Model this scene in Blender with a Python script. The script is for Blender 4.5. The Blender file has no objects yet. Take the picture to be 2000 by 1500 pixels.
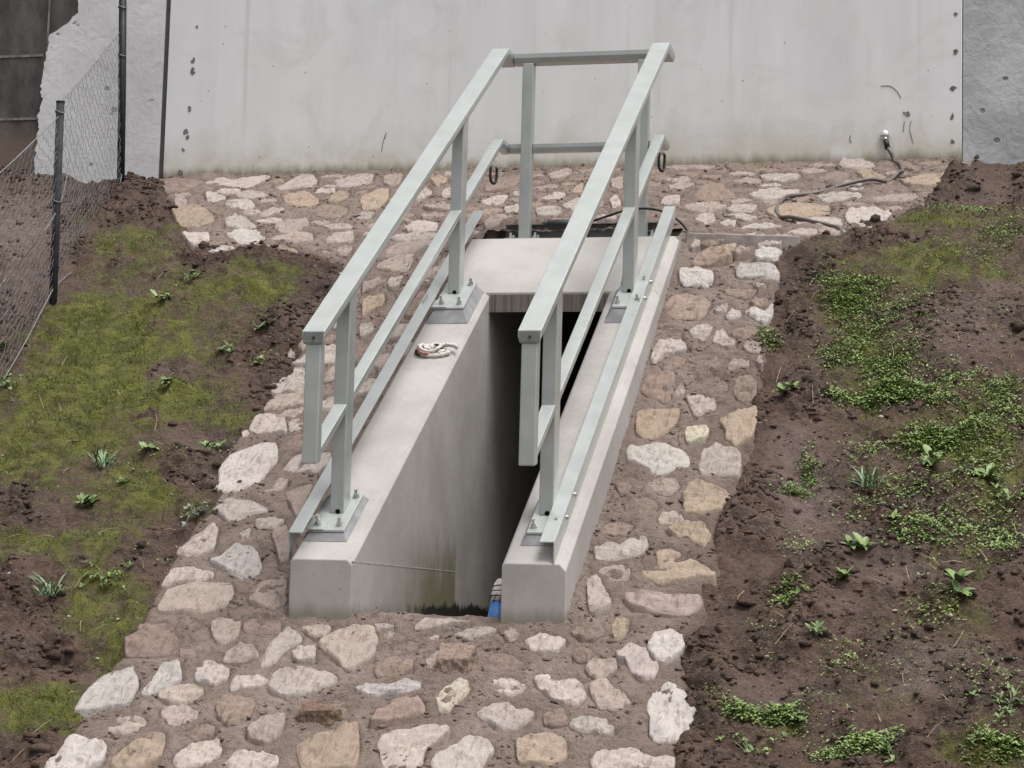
import bpy, bmesh, math, random
import numpy as np
from mathutils import Vector, Matrix
C = bpy.context.scene.collection
SC = bpy.context.scene

# ------------------------------------------------------------------ camera, world, sun, exposure
F_PX = 4134.71                                    # focal length of the 2000 px wide photograph
CAM = np.array([2.47251, -8.96229, -0.21693])
RV = np.array([0.97374977, 0.22607968, 0.02644555])
UV = np.array([-0.00119774, -0.11109154, 0.99380946])
FV = np.array([-0.227618, 0.9677534, 0.10790458])
cam_data = bpy.data.cameras.new("camera")
cam_data.sensor_fit = 'HORIZONTAL'; cam_data.sensor_width = 36.0
cam_data.lens = 36.0 * F_PX / 2000.0
cam_data.clip_start = 0.05; cam_data.clip_end = 500
cam = bpy.data.objects.new("camera", cam_data); C.objects.link(cam)
cam.matrix_world = Matrix(((RV[0], UV[0], -FV[0], CAM[0]), (RV[1], UV[1], -FV[1], CAM[1]),
                           (RV[2], UV[2], -FV[2], CAM[2]), (0, 0, 0, 1)))
SC.camera = cam

SUN_DIR = Vector((0.30, -0.14, 1.0)).normalized()   # towards the brightest part of the overcast sky
wd = bpy.data.worlds.new("World"); SC.world = wd; wd.use_nodes = True
nt = wd.node_tree; nt.nodes.clear()
sky = nt.nodes.new("ShaderNodeTexSky"); sky.sky_type = 'NISHITA'; sky.sun_disc = False
sky.sun_elevation = math.asin(SUN_DIR.z); sky.sun_rotation = math.atan2(SUN_DIR.x, SUN_DIR.y)
sky.dust_density = 6.0; sky.air_density = 1.0; sky.ozone_density = 1.0
hs = nt.nodes.new("ShaderNodeHueSaturation"); hs.inputs['Saturation'].default_value = 0.10
bg = nt.nodes.new("ShaderNodeBackground"); bg.inputs['Strength'].default_value = 0.13
wo = nt.nodes.new("ShaderNodeOutputWorld")
nt.links.new(sky.outputs[0], hs.inputs['Color']); nt.links.new(hs.outputs[0], bg.inputs[0]); nt.links.new(bg.outputs[0], wo.inputs[0])
sun_d = bpy.data.lights.new("sun", 'SUN'); sun_d.energy = 1.35; sun_d.angle = math.radians(28); sun_d.color = (1.0, 0.97, 0.94)
sun = bpy.data.objects.new("sun", sun_d); C.objects.link(sun)
sun.rotation_euler = SUN_DIR.to_track_quat('Z', 'Y').to_euler(); sun.location = (0, 0, 12)
SC.view_settings.view_transform = 'Standard'; SC.view_settings.look = 'None'
SC.view_settings.exposure = 0.64; SC.view_settings.gamma = 1.0
SC.render.engine = 'CYCLES'

# ------------------------------------------------------------------ helpers
rng = np.random.default_rng(7)
TS = 0.65509                                      # slope of the stairwell walls (rise over run)
H = 0.625                                         # half width of the stairwell
CL, CR = 0.2871, 0.2845                           # widths of its two side walls

def perlin(x, y, seed=0):
    x = np.asarray(x, float); y = np.asarray(y, float)
    xi = np.floor(x).astype(np.int64); yi = np.floor(y).astype(np.int64)
    xf = x - xi; yf = y - yi
    u = xf*xf*xf*(xf*(xf*6-15)+10); v = yf*yf*yf*(yf*(yf*6-15)+10)
    def g(ix, iy, dx, dy):
        h = (ix*374761393 + iy*668265263 + seed*1442695041) & 0xffffffff
        h = ((h ^ (h >> 13))*1274126177) & 0xffffffff
        a = (h ^ (h >> 16)).astype(float)*(2*math.pi/4294967296.0)
        return np.cos(a)*dx + np.sin(a)*dy
    n0 = g(xi, yi, xf, yf)*(1-u) + g(xi+1, yi, xf-1, yf)*u
    n1 = g(xi, yi+1, xf, yf-1)*(1-u) + g(xi+1, yi+1, xf-1, yf-1)*u
    return (n0*(1-v) + n1*v)*1.5
def fbm(x, y, fr, oct=3, seed=0):
    s = 0; a = 1.0; t = 0
    for k in range(oct):
        s = s + a*perlin(x*fr+17.3*k, y*fr-9.1*k, seed+k); t += a; a *= .5; fr *= 2.03
    return s/t
def worley(x, y, fr, seed=0):                      # rounded lumps with creases between, 0..1
    x = np.asarray(x, float)*fr; y = np.asarray(y, float)*fr
    xi = np.floor(x).astype(np.int64); yi = np.floor(y).astype(np.int64); best = np.full(x.shape, 9.0); hh = np.zeros(x.shape)
    for dx in (-1, 0, 1):
        for dy in (-1, 0, 1):
            cx, cy = xi+dx, yi+dy
            h = (cx*374761393+cy*668265263+seed*1442695041) & 0xffffffff; h = ((h ^ (h >> 13))*1274126177) & 0xffffffff; h = h ^ (h >> 16)
            px = cx+(h & 1023)/1023.0; py = cy+((h >> 10) & 1023)/1023.0; rh = .35+.65*((h >> 20) & 1023)/1023.0
            d = (x-px)**2+(y-py)**2; m = d < best; best = np.where(m, d, best); hh = np.where(m, rh, hh)
    return np.clip(1-best*1.25, 0, 1)*hh
def sstep(a, b, x):
    k = np.clip((np.asarray(x, float)-a)/(b-a), 0, 1); return k*k*(3-2*k)

TB = np.array([[-50, -.284], [.035, -.284], [.23, -.274], [.98, -.266], [1.79, -.214], [2.57, -.154], [3.09, -.088]])
def G(x, Y):                                      # smooth ground: bank below, gentler berm up to the wall
    x = np.asarray(x, float); Y = np.asarray(Y, float)
    z = np.where(Y < 3.09, TS*Y+np.interp(Y, TB[:, 0], TB[:, 1]), 1.936+.458*(Y-3.09))
    z = z + .13*sstep(-4.0, -4.9, x)*sstep(4.0, 5.0, Y)
    z = np.where(Y > 5.05, 1.936+.458*1.96, z)
    return np.maximum(z, -1.85)
def ray(u, v):
    return RV*((u-1000)/F_PX) - UV*((v-750)/F_PX) + FV
def ground_pt(u, v):                              # where a line of sight meets the smooth ground
    d = ray(u, v); S = np.linspace(7, 18, 1400); P = CAM+d*S[:, None]
    i = int(np.argmax(P[:, 2] < G(P[:, 0], P[:, 1])))
    if i == 0: return CAM+d*((4.985-CAM[1])/d[1])  # a line of sight over the top of the berm: foot of the wall
    a, b = S[i-1], S[i]
    for _ in range(14):
        m = (a+b)/2; p = CAM+d*m
        if p[2] < G(p[0], p[1]): b = m
        else: a = m
    return CAM+d*b
def to_px(x, y, z):
    dx, dy, dz = x-CAM[0], y-CAM[1], z-CAM[2]
    w = dx*FV[0]+dy*FV[1]+dz*FV[2]
    return (1000+F_PX*(dx*RV[0]+dy*RV[1]+dz*RV[2])/w, 750-F_PX*(dx*UV[0]+dy*UV[1]+dz*UV[2])/w)
def at_y(u, v, Y):
    d = ray(u, v); return CAM+d*((Y-CAM[1])/d[1])
def on_coping(u, v, dz=0):
    d = ray(u, v); n = np.array([0, -TS, 1]); return CAM+d*((dz-n@CAM)/(n@d))

def mesh_obj(name, verts, faces, mat=None, parent=None, smooth=False, bevel=0, loc=None):
    me = bpy.data.meshes.new(name)
    me.from_pydata([tuple(map(float, v)) for v in verts], [], [tuple(int(i) for i in f) for f in faces])
    me.validate(); me.update()
    o = bpy.data.objects.new(name, me); C.objects.link(o)
    if mat: me.materials.append(mat)
    if parent: o.parent = parent
    if smooth:
        me.polygons.foreach_set('use_smooth', [True]*len(me.polygons))
    if bevel:
        b = o.modifiers.new('bevel', 'BEVEL'); b.width = bevel; b.segments = 2; b.limit_method = 'ANGLE'; b.angle_limit = math.radians(35)
    return o
def tag(o, label=None, cat=None, group=None, kind=None):
    if label: o['label'] = label
    if cat: o['category'] = cat
    if group: o['group'] = group
    if kind: o['kind'] = kind
    return o
def thing(name, loc, label, cat, group=None):
    o = bpy.data.objects.new(name, None); C.objects.link(o); o.location = loc; o.empty_display_size = .1
    return tag(o, label, cat, group)
def keep(child, parent):                          # parent a part built in scene coordinates
    child.parent = parent; child.matrix_parent_inverse = Matrix.Translation(parent.location).inverted(); return child

class MB:                                         # collects shapes into one mesh
    def __init__(s): s.v = []; s.f = []
    def add(s, v, f):
        n = len(s.v); s.v += [tuple(map(float, p)) for p in v]; s.f += [tuple(i+n for i in q) for q in f]; return s
    def hexa(s, p):                               # 8 corners: bottom ring then top ring
        return s.add(p, [(3, 2, 1, 0), (4, 5, 6, 7), (0, 1, 5, 4), (1, 2, 6, 5), (2, 3, 7, 6), (3, 0, 4, 7)])
    def box(s, x0, x1, y0, y1, z0, z1, sl=0.0):   # sl: the box climbs along Y (dz per dy)
        p = []
        for z in (z0, z1):
            for x, y in ((x0, y0), (x1, y0), (x1, y1), (x0, y1)): p.append((x, y, z+sl*y))
        return s.hexa(p)
    def prism(s, prof, ring0, ring1):             # prof closed loop indices shared by two rings of points
        n = len(ring0)
        return s.add(list(ring0)+list(ring1), [tuple(range(n))[::-1], tuple(range(n, 2*n))]+[(i, (i+1) % n, n+(i+1) % n, n+i) for i in range(n)])
    def tube(s, pts, r, n=8, cap=True):
        pts = [Vector(p) for p in pts]; rs = r if hasattr(r, '__len__') else [r]*len(pts)
        up = Vector((.3, .2, 1)).normalized(); rings = []
        for i, p in enumerate(pts):
            d = (pts[min(i+1, len(pts)-1)]-pts[max(i-1, 0)]).normalized()
            a = d.cross(up)
            if a.length < 1e-3: a = d.cross(Vector((1, 0, 0)))
            a.normalize(); b = d.cross(a)
            rings.append([p+a*math.cos(k*2*math.pi/n)*rs[i]+b*math.sin(k*2*math.pi/n)*rs[i] for k in range(n)])
        vv = [q for R in rings for q in R]; ff = []
        for i in range(len(rings)-1):
            for k in range(n): ff.append((i*n+k, i*n+(k+1) % n, (i+1)*n+(k+1) % n, (i+1)*n+k))
        if cap: ff += [tuple(range(n))[::-1], tuple((len(rings)-1)*n+k for k in range(n))]
        return s.add(vv, ff)
    def obj(s, name, mat, parent=None, smooth=False, bevel=0):
        return mesh_obj(name, s.v, s.f, mat, parent, smooth, bevel)
def spline(pts, k=8):                             # Catmull-Rom through points
    P = [np.array(p, float) for p in pts]; P = [2*P[0]-P[1]]+P+[2*P[-1]-P[-2]]; out = []
    for i in range(1, len(P)-2):
        for j in range(k):
            t = j/k
            out.append(.5*((2*P[i])+(-P[i-1]+P[i+1])*t+(2*P[i-1]-5*P[i]+4*P[i+1]-P[i+2])*t*t+(-P[i-1]+3*P[i]-3*P[i+1]+P[i+2])*t**3))
    out.append(P[-2]); return out

# ------------------------------------------------------------------ materials
class NT:
    def __init__(s, name):
        s.m = bpy.data.materials.new(name); s.m.use_nodes = True; s.t = s.m.node_tree
        s.b = s.t.nodes['Principled BSDF']
    def n(s, typ, **kw):
        q = s.t.nodes.new(typ)
        for k, v in kw.items():
            if k in q.inputs: s.inp(q.inputs[k], v)
            else: setattr(q, k, v)
        return q
    def inp(s, sock, v):
        if isinstance(v, bpy.types.NodeSocket): s.t.links.new(v, sock)
        elif isinstance(v, (tuple, list)) and len(v) == 3 and sock.type == 'RGBA': sock.default_value = (*v, 1)
        else: sock.default_value = v
    def co(s): return s.n('ShaderNodeTexCoord').outputs['Object']
    def map(s, vec, scale=(1, 1, 1), loc=(0, 0, 0), rot=(0, 0, 0)):
        q = s.n('ShaderNodeMapping'); s.inp(q.inputs[0], vec); q.inputs['Scale'].default_value = scale; q.inputs['Location'].default_value = loc; q.inputs['Rotation'].default_value = rot
        return q.outputs[0]
    def noise(s, vec, sc, det=4, rough=.55, dist=0):
        q = s.n('ShaderNodeTexNoise'); s.inp(q.inputs['Vector'], vec); q.inputs['Scale'].default_value = sc; q.inputs['Detail'].default_value = det
        q.inputs['Roughness'].default_value = rough; q.inputs['Distortion'].default_value = dist; return q.outputs['Fac']
    def voro(s, vec, sc, feat='F1'):
        q = s.n('ShaderNodeTexVoronoi'); q.feature = feat; s.inp(q.inputs['Vector'], vec); q.inputs['Scale'].default_value = sc; return q.outputs['Distance']
    def ramp(s, f, a, b, lo=0.0, hi=1.0, smooth=True):
        q = s.n('ShaderNodeMapRange'); q.interpolation_type = 'SMOOTHSTEP' if smooth else 'LINEAR'
        s.inp(q.inputs[0], f); q.inputs[1].default_value = a; q.inputs[2].default_value = b; q.inputs[3].default_value = lo; q.inputs[4].default_value = hi; return q.outputs[0]
    def mix(s, f, a, b, mode='MIX'):
        q = s.n('ShaderNodeMix'); q.data_type = 'RGBA'; q.blend_type = mode
        s.inp(q.inputs[0], f); s.inp(q.inputs[6], a); s.inp(q.inputs[7], b); return q.outputs[2]
    def math(s, op, a, b=0.0):
        q = s.n('ShaderNodeMath'); q.operation = op; s.inp(q.inputs[0], a); s.inp(q.inputs[1], b); return q.outputs[0]
    def xyz(s, vec):
        q = s.n('ShaderNodeSeparateXYZ'); s.inp(q.inputs[0], vec); return q.outputs
    def bump(s, h, strength=.4, dist=.01, nrm=None):
        q = s.n('ShaderNodeBump'); s.inp(q.inputs['Height'], h); q.inputs['Strength'].default_value = strength; q.inputs['Distance'].default_value = dist
        if nrm is not None: s.inp(q.inputs['Normal'], nrm)
        return q.outputs[0]
    def out(s, col=None, rough=.8, nrm=None, spec=.3, metal=0):
        if col is not None: s.inp(s.b.inputs['Base Color'], col)
        s.inp(s.b.inputs['Roughness'], rough); s.b.inputs['Specular IOR Level'].default_value = spec; s.b.inputs['Metallic'].default_value = metal
        if nrm is not None: s.inp(s.b.inputs['Normal'], nrm)
        return s.m

def flat_mat(name, col, rough=.6, spec=.4, metal=0, var=.12, sc=25):
    k = NT(name); co = k.co(); f = k.noise(co, sc, 3)
    c = k.mix(k.ramp(f, .3, .7), tuple(x*(1-var) for x in col), tuple(min(1, x*(1+var)) for x in col))
    return k.out(c, rough, None, spec, metal)

def m_rail():
    k = NT('pale green composite'); co = k.co()
    f = k.noise(co, 9, 5, .6); g = k.noise(k.map(co, (60, 60, 9)), 3, 3)
    c = k.mix(k.ramp(f, .3, .7), (.258, .284, .268), (.318, .343, .328))
    c = k.mix(k.ramp(g, .62, .8, 0, .35), c, (.20, .218, .21))
    sp = k.ramp(k.noise(co, 120, 2), .70, .78, 0, .5)
    c = k.mix(sp, c, (.20, .21, .20))
    k.b.inputs['Coat Weight'].default_value = 1.0; k.b.inputs['Coat Roughness'].default_value = .36; k.b.inputs['Coat IOR'].default_value = 2.1
    return k.out(c, k.ramp(f, .2, .8, .30, .44), k.bump(k.noise(co, 150, 2), .05, .002), .7)

def m_concrete():
    k = NT('stairwell concrete'); co = k.co(); x, y, z = k.xyz(co)
    big = k.noise(co, 2.3, 5, .6); fine = k.noise(co, 40, 5, .65); st = k.noise(k.map(co, (9, 9, .9)), 1.6, 4, .6)
    c = k.mix(k.ramp(big, .3, .7), (.325, .305, .288), (.41, .388, .37))
    c = k.mix(k.ramp(st, .55, .78, 0, .25), c, (.25, .228, .205))
    c = k.mix(k.ramp(fine, .55, .75, 0, .35), c, (.26, .235, .21))
    # green algae on the inner face and along the foot
    wob = k.math('MULTIPLY', k.math('SUBTRACT', k.noise(k.map(co, (3, 3, 1.2)), 2.5, 5, .65), .5), 1.3)
    aw = k.math('MULTIPLY', k.ramp(k.math('ADD', y, k.math('MULTIPLY', wob, .5)), .65, 1.35), k.ramp(y, 1.815, 1.80))
    aw = k.math('MULTIPLY', aw, k.ramp(k.math('ADD', z, k.math('MULTIPLY', wob, .45)), .24, -.14))
    inner = k.math('MULTIPLY', aw, k.ramp(k.math('ABSOLUTE', k.math('SUBTRACT', x, -.338)), .03, .01))
    c = k.mix(k.math('MULTIPLY', inner, .75), c, (.115, .11, .035))
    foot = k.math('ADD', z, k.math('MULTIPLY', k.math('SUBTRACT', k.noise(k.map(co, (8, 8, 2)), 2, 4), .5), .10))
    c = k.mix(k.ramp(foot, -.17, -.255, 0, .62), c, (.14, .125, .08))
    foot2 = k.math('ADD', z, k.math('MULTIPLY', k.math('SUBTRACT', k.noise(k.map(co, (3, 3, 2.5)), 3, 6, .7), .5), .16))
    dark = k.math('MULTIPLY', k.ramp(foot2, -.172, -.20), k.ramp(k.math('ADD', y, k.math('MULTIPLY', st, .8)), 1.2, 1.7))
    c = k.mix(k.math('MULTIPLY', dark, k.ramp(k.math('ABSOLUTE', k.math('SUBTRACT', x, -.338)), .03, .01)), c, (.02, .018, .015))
    pits = k.ramp(k.voro(co, 24), .13, .06); pm = k.ramp(k.noise(co, 7, 2), .50, .57)
    c = k.mix(k.math('MULTIPLY', pits, k.math('MULTIPLY', pm, .6)), c, (.12, .105, .09))
    nb = k.bump(k.math('SUBTRACT', k.math('MULTIPLY', fine, .6), k.math('MULTIPLY', pits, pm)), .35, .004)
    return k.out(c, .85, nb, .25)

def m_lintel():
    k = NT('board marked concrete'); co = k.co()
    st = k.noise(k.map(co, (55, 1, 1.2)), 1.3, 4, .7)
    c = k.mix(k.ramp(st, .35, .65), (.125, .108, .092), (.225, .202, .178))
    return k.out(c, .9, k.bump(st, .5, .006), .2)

def m_wall():
    k = NT('pale precast concrete'); co = k.co(); x, y, z = k.xyz(co)
    st = k.noise(k.map(co, (1.9, 1, .30)), 1.5, 6, .65, .4); st2 = k.noise(k.map(co, (8, 1, 1.1)), 1.2, 6, .7, .6); big = k.noise(co, .8, 4, .5)
    fine = k.noise(co, 60, 4, .6)
    c = k.mix(k.ramp(st, .3, .7), (.655, .664, .678), (.755, .763, .775))
    cl = k.noise(co, 2.1, 7, .68, .8)
    c = k.mix(k.ramp(big, .35, .7, 0, .4), c, (.71, .70, .695))
    c = k.mix(k.ramp(cl, .46, .72, 0, .55), c, (.575, .57, .57))
    c = k.mix(k.ramp(st2, .58, .78, 0, .22), c, (.61, .595, .59))
    c = k.mix(k.ramp(fine, .6, .8, 0, .2), c, (.50, .485, .47))
    # drip stains: narrow grey runs
    run = k.noise(k.map(co, (5.5, 1, .12), (3.1, 0, 0)), 1.4, 3, .55)
    c = k.mix(k.math('MULTIPLY', k.ramp(run, .60, .74, 0, .5), k.ramp(z, 2.9, 3.5)), c, (.52, .505, .505))
    # damp green yellow edge along the foot
    zz = k.math('ADD', z, k.math('MULTIPLY', k.math('SUBTRACT', k.noise(k.map(co, (3, 1, .7)), 2.2, 4), .5), .42))
    c = k.mix(k.math('MULTIPLY', k.ramp(zz, 3.22, 2.85, 0, .7), k.ramp(cl, .35, .6, .35, 1.0)), c, (.50, .475, .37))
    z2 = k.math('ADD', z, k.math('MULTIPLY', k.math('SUBTRACT', k.noise(k.map(co, (7, 1, 2)), 2, 4), .5), .12))
    c = k.mix(k.ramp(z2, 2.92, 2.82, 0, .8), c, (.17, .14, .075))
    pits = k.ramp(k.voro(k.map(co, (1, .2, 1)), 9), .07, .045); pm = k.ramp(k.noise(co, 3.1, 2), .52, .56)
    pf = k.math('MULTIPLY', pits, pm)
    c = k.mix(k.math('MULTIPLY', pf, .65), c, (.16, .145, .13))
    return k.out(c, .8, k.bump(k.math('SUBTRACT', k.math('MULTIPLY', fine, .4), pf), .25, .004), .25)

def m_render(name, lo, hi, seed, pits_at, bumpd=.02):
    k = NT(name); co = k.map(k.co(), loc=(seed, seed*.7, 0))
    big = k.noise(co, 2.2, 6, .65, .6); fine = k.noise(co, 26, 5, .7); mid = k.noise(co, 9, 4, .6, 1.2)
    c = k.mix(k.ramp(big, .3, .7), lo, hi)
    c = k.mix(k.ramp(fine, .5, .75, 0, .4), c, tuple(v*.62 for v in lo))
    pv = k.voro(k.map(co, (1, .3, 1.1)), pits_at); pm = k.ramp(k.noise(co, 4.3, 2), .5, .57)
    pf = k.math('MULTIPLY', k.ramp(pv, .17, .10), pm)
    c = k.mix(k.math('MULTIPLY', pf, .7), c, tuple(v*.3 for v in lo))
    h = k.math('SUBTRACT', k.math('ADD', mid, k.math('MULTIPLY', fine, .4)), pf)
    return k.out(c, .85, k.bump(h, .42, bumpd), .25)

def m_blocks():
    k = NT('dark weathered blockwork'); co = k.co(); x, y, z = k.xyz(co)
    f = k.noise(k.map(co, (2.5, 1, 1)), 2.4, 6, .65); g = k.noise(co, 30, 4, .65)
    c = k.mix(k.ramp(f, .3, .7), (.055, .051, .050), (.130, .120, .117))
    c = k.mix(k.ramp(g, .55, .75, 0, .5), c, (.045, .04, .036))
    c = k.mix(k.ramp(z, 3.32, 3.05, 0, .8), c, (.175, .13, .105))
    return k.out(c, .9, k.bump(g, .4, .006), .2)

def m_soil():
    k = NT('muddy soil with moss'); co = k.co()
    at = k.n('ShaderNodeAttribute', attribute_name='moss').outputs['Fac']
    wet = k.n('ShaderNodeAttribute', attribute_name='smear').outputs['Fac']
    f = k.noise(co, 5, 6, .65); g = k.noise(co, 45, 5, .7); hn = k.noise(co, 140, 3, .6)
    c = k.mix(k.ramp(f, .3, .7), (.044, .026, .018), (.106, .065, .047))
    c = k.mix(k.ramp(g, .45, .7, 0, .8), c, (.155, .104, .083))
    c = k.mix(k.ramp(k.noise(co, 22, 5, .7, .6), .56, .66, 0, .75), c, (.028, .018, .014))  # dark noise patches paint in the shade of crevices between clods
    c = k.mix(k.math('MULTIPLY', wet, .75), c, (.175, .126, .110))
    c = k.mix(k.ramp(hn, .66, .74, 0, .6), c, (.23, .19, .15))
    mn = k.math('ADD', k.math('SUBTRACT', g, .5), k.math('MULTIPLY', k.math('SUBTRACT', k.noise(co, 15, 6, .7), .5), 1.3))
    mf = k.math('MULTIPLY', k.ramp(k.math('ADD', at, k.math('MULTIPLY', mn, 1.0)), .22, .85), .88)
    mc = k.mix(k.ramp(k.noise(co, 9, 4), .35, .68), (.056, .068, .010), (.135, .150, .022))
    mc = k.mix(k.ramp(hn, .45, .7, 0, .5), mc, (.19, .175, .04))
    c = k.mix(mf, c, mc)
    h = k.math('ADD', k.math('MULTIPLY', g, .8), k.math('MULTIPLY', hn, .35))
    return k.out(c, k.ramp(f, .3, .7, .62, .85), k.bump(h, 1.0, .03), .3)

def m_mortar():
    k = NT('muddy mortar'); co = k.co()
    mud = k.n('ShaderNodeAttribute', attribute_name='mud').outputs['Fac']
    f = k.noise(co, 4, 6, .65); g = k.noise(co, 38, 5, .7); hn = k.noise(co, 120, 3, .65)
    c = k.mix(k.ramp(f, .3, .7), (.180, .135, .113), (.265, .207, .178))
    c = k.mix(k.ramp(g, .48, .70, 0, .75), c, (.105, .074, .060))
    c = k.mix(k.ramp(hn, .62, .75, 0, .6), c, (.33, .27, .23))
    c = k.mix(k.math('MULTIPLY', mud, .65), c, (.115, .078, .064))
    h = k.math('ADD', k.math('MULTIPLY', g, .8), k.math('MULTIPLY', hn, .5))
    return k.out(c, .8, k.bump(h, 1.0, .024), .3)

def m_stone():
    k = NT('rough quarry stone'); co = k.co()
    oi = k.n('ShaderNodeObjectInfo'); base = k.n('ShaderNodeAttribute', attribute_name='stone_col').outputs['Color']
    cv = k.n('ShaderNodeVectorMath', operation='ADD'); k.inp(cv.inputs[0], co)
    rv = k.n('ShaderNodeCombineXYZ'); k.inp(rv.inputs[0], k.math('MULTIPLY', oi.outputs['Random'], 40.0)); k.inp(rv.inputs[1], k.math('MULTIPLY', oi.outputs['Random'], 23.0))
    k.inp(cv.inputs[1], rv.outputs[0]); v = cv.outputs[0]
    f = k.noise(v, 9, 6, .65, .5); g = k.noise(v, 45, 5, .7); hn = k.noise(v, 130, 3, .6); wv = k.noise(k.map(v, (30, 9, 9), rot=(0, 0, .5)), 1.5, 4, .65, .8)
    c = k.mix(k.ramp(f, .25, .75), base, k.mix(1.0, base, (1.22, 1.20, 1.18), 'MULTIPLY'))
    c = k.mix(k.ramp(wv, .48, .68, 0, .75), c, k.mix(1.0, base, (.62, .55, .48), 'MULTIPLY'))
    c = k.mix(k.ramp(g, .55, .75, 0, .7), c, k.mix(1.0, base, (.48, .41, .36), 'MULTIPLY'))
    rim = k.n('ShaderNodeAttribute', attribute_name='rim').outputs['Fac']
    dirt = k.ramp(k.math('ADD', k.math('MULTIPLY', rim, .8), k.math('MULTIPLY', k.math('SUBTRACT', k.noise(v, 11, 6, .7), .5), 1.6)), .34, 1.05)
    c = k.mix(k.math('MULTIPLY', dirt, .72), c, (.225, .173, .148))
    pit = k.math('MULTIPLY', k.ramp(k.voro(v, 34), .14, .08), k.ramp(k.noise(v, 12, 2), .52, .6))
    c = k.mix(k.math('MULTIPLY', pit, .75), c, (.10, .07, .055))
    h = k.math('SUBTRACT', k.math('ADD', k.math('MULTIPLY', g, .7), k.math('ADD', k.math('MULTIPLY', hn, .35), k.math('MULTIPLY', wv, .6))), pit)
    return k.out(c, .85, k.bump(h, .75, .012), .25)

def m_leaf(name, lo, hi):
    k = NT(name)
    rnd = k.n('ShaderNodeAttribute', attribute_name='tint').outputs['Fac']
    c = k.mix(rnd, lo, hi)
    k.b.inputs['Subsurface Weight'].default_value = 0
    return k.out(c, .5, None, .4)

RAIL = m_rail(); CONC = m_concrete(); LINT = m_lintel(); WALL = m_wall()
ROUGH_R = m_render('rough grey render', (.33, .335, .35), (.51, .515, .53), 3.0, 7)
ROUGH_L = m_render('thin grey render', (.56, .562, .572), (.68, .682, .69), 8.0, 6, .01)
BLOCK = m_blocks(); SOIL = m_soil(); MORT = m_mortar(); STONE = m_stone()
GROUT = flat_mat('grey grout', (.24, .238, .244), .8, .25, 0, .15, 18)
STEEL = flat_mat('stainless bolt steel', (.62, .62, .60), .28, .5, .9)
BLACK = flat_mat('black rubber', (.012, .012, .014), .5, .4)
DARK = flat_mat('dark void', (.006, .006, .006), .9, .1)
HOSEM = flat_mat('grey brown hose', (.115, .098, .09), .5, .4)
KERB = flat_mat('muddy kerb concrete', (.33, .29, .265), .9, .2, 0, .3, 9)
JOINT = flat_mat('dark joint filler', (.085, .082, .082), .9, .1)
WIRE = flat_mat('galvanised wire', (.19, .192, .195), .6, .4, .2)
POSTM = flat_mat('dark blue grey fence paint', (.012, .016, .021), .55, .25, 0, .3, 20)
POSTM2 = flat_mat('weathered grey fence post', (.035, .036, .039), .7, .2, 0, .3, 20)
WHITE_CLOTH = flat_mat('white cloth', (.58, .55, .51), .9, .1, 0, .1, 60)
RED_CLOTH = flat_mat('pale red cloth', (.36, .19, .16), .9, .1)
BROWN_CLOTH = flat_mat('dark brown strap', (.06, .042, .038), .9, .1)
BLUE = flat_mat('blue plastic', (.06, .17, .46), .45, .4)
ORANGE = flat_mat('orange marker paint', (.85, .20, .10), .6, .3)
MOSSM = m_leaf('moss blades', (.055, .078, .010), (.165, .190, .026))
WEEDM = m_leaf('weed leaves', (.065, .115, .030), (.19, .265, .085))
CLOVM = m_leaf('clover leaves', (.075, .135, .028), (.25, .34, .10))
GRASSM = m_leaf('blue green grass', (.07, .14, .065), (.21, .30, .16))
GREYM = m_leaf('grey green leaves', (.12, .145, .10), (.26, .29, .22))
PEBM = flat_mat('pale pebble', (.34, .29, .235), .8, .2, 0, .3, 40)

# ------------------------------------------------------------------ traced outlines (photo pixels) of paving and stones
PAVE_PX = [(40, 1600), (110, 1470), (160, 1390), (245, 1265), (312, 1130), (345, 1075), (425, 965), (432, 900), (478, 840), (522, 785),
           (560, 730), (598, 668), (632, 600), (660, 530), (600, 508), (520, 502), (430, 500), (372, 482), (338, 432), (318, 385), (300, 345),
           (1895, 305), (1880, 345), (1860, 368), (1805, 400), (1742, 436), (1690, 452), (1640, 470), (1560, 476), (1532, 492), (1526, 560), (1512, 640),
           (1490, 720), (1484, 830), (1452, 940), (1420, 1010), (1396, 1130), (1374, 1200), (1342, 1262), (1345, 1340), (1368, 1400), (1352, 1460), (1330, 1500), (1330, 1600)]
REG = {'A': (300, 320, 4), 'B': (1280, 300, 3.2258), 'C': (480, 440, 4.5455), 'D': (380, 740, 5.77), 'E': (1200, 460, 5.5556), 'F': (1140, 720, 5.5556),
       'G': (1000, 1180, 4.688), 'H': (560, 1180, 4.348), 'I': (0, 975, 2.857), 'J': (650, 50, 2.857), 'K': (1200, 975, 2.857), 'L': (500, 975, 2.857), 'P': (0, 0, 1)}
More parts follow.
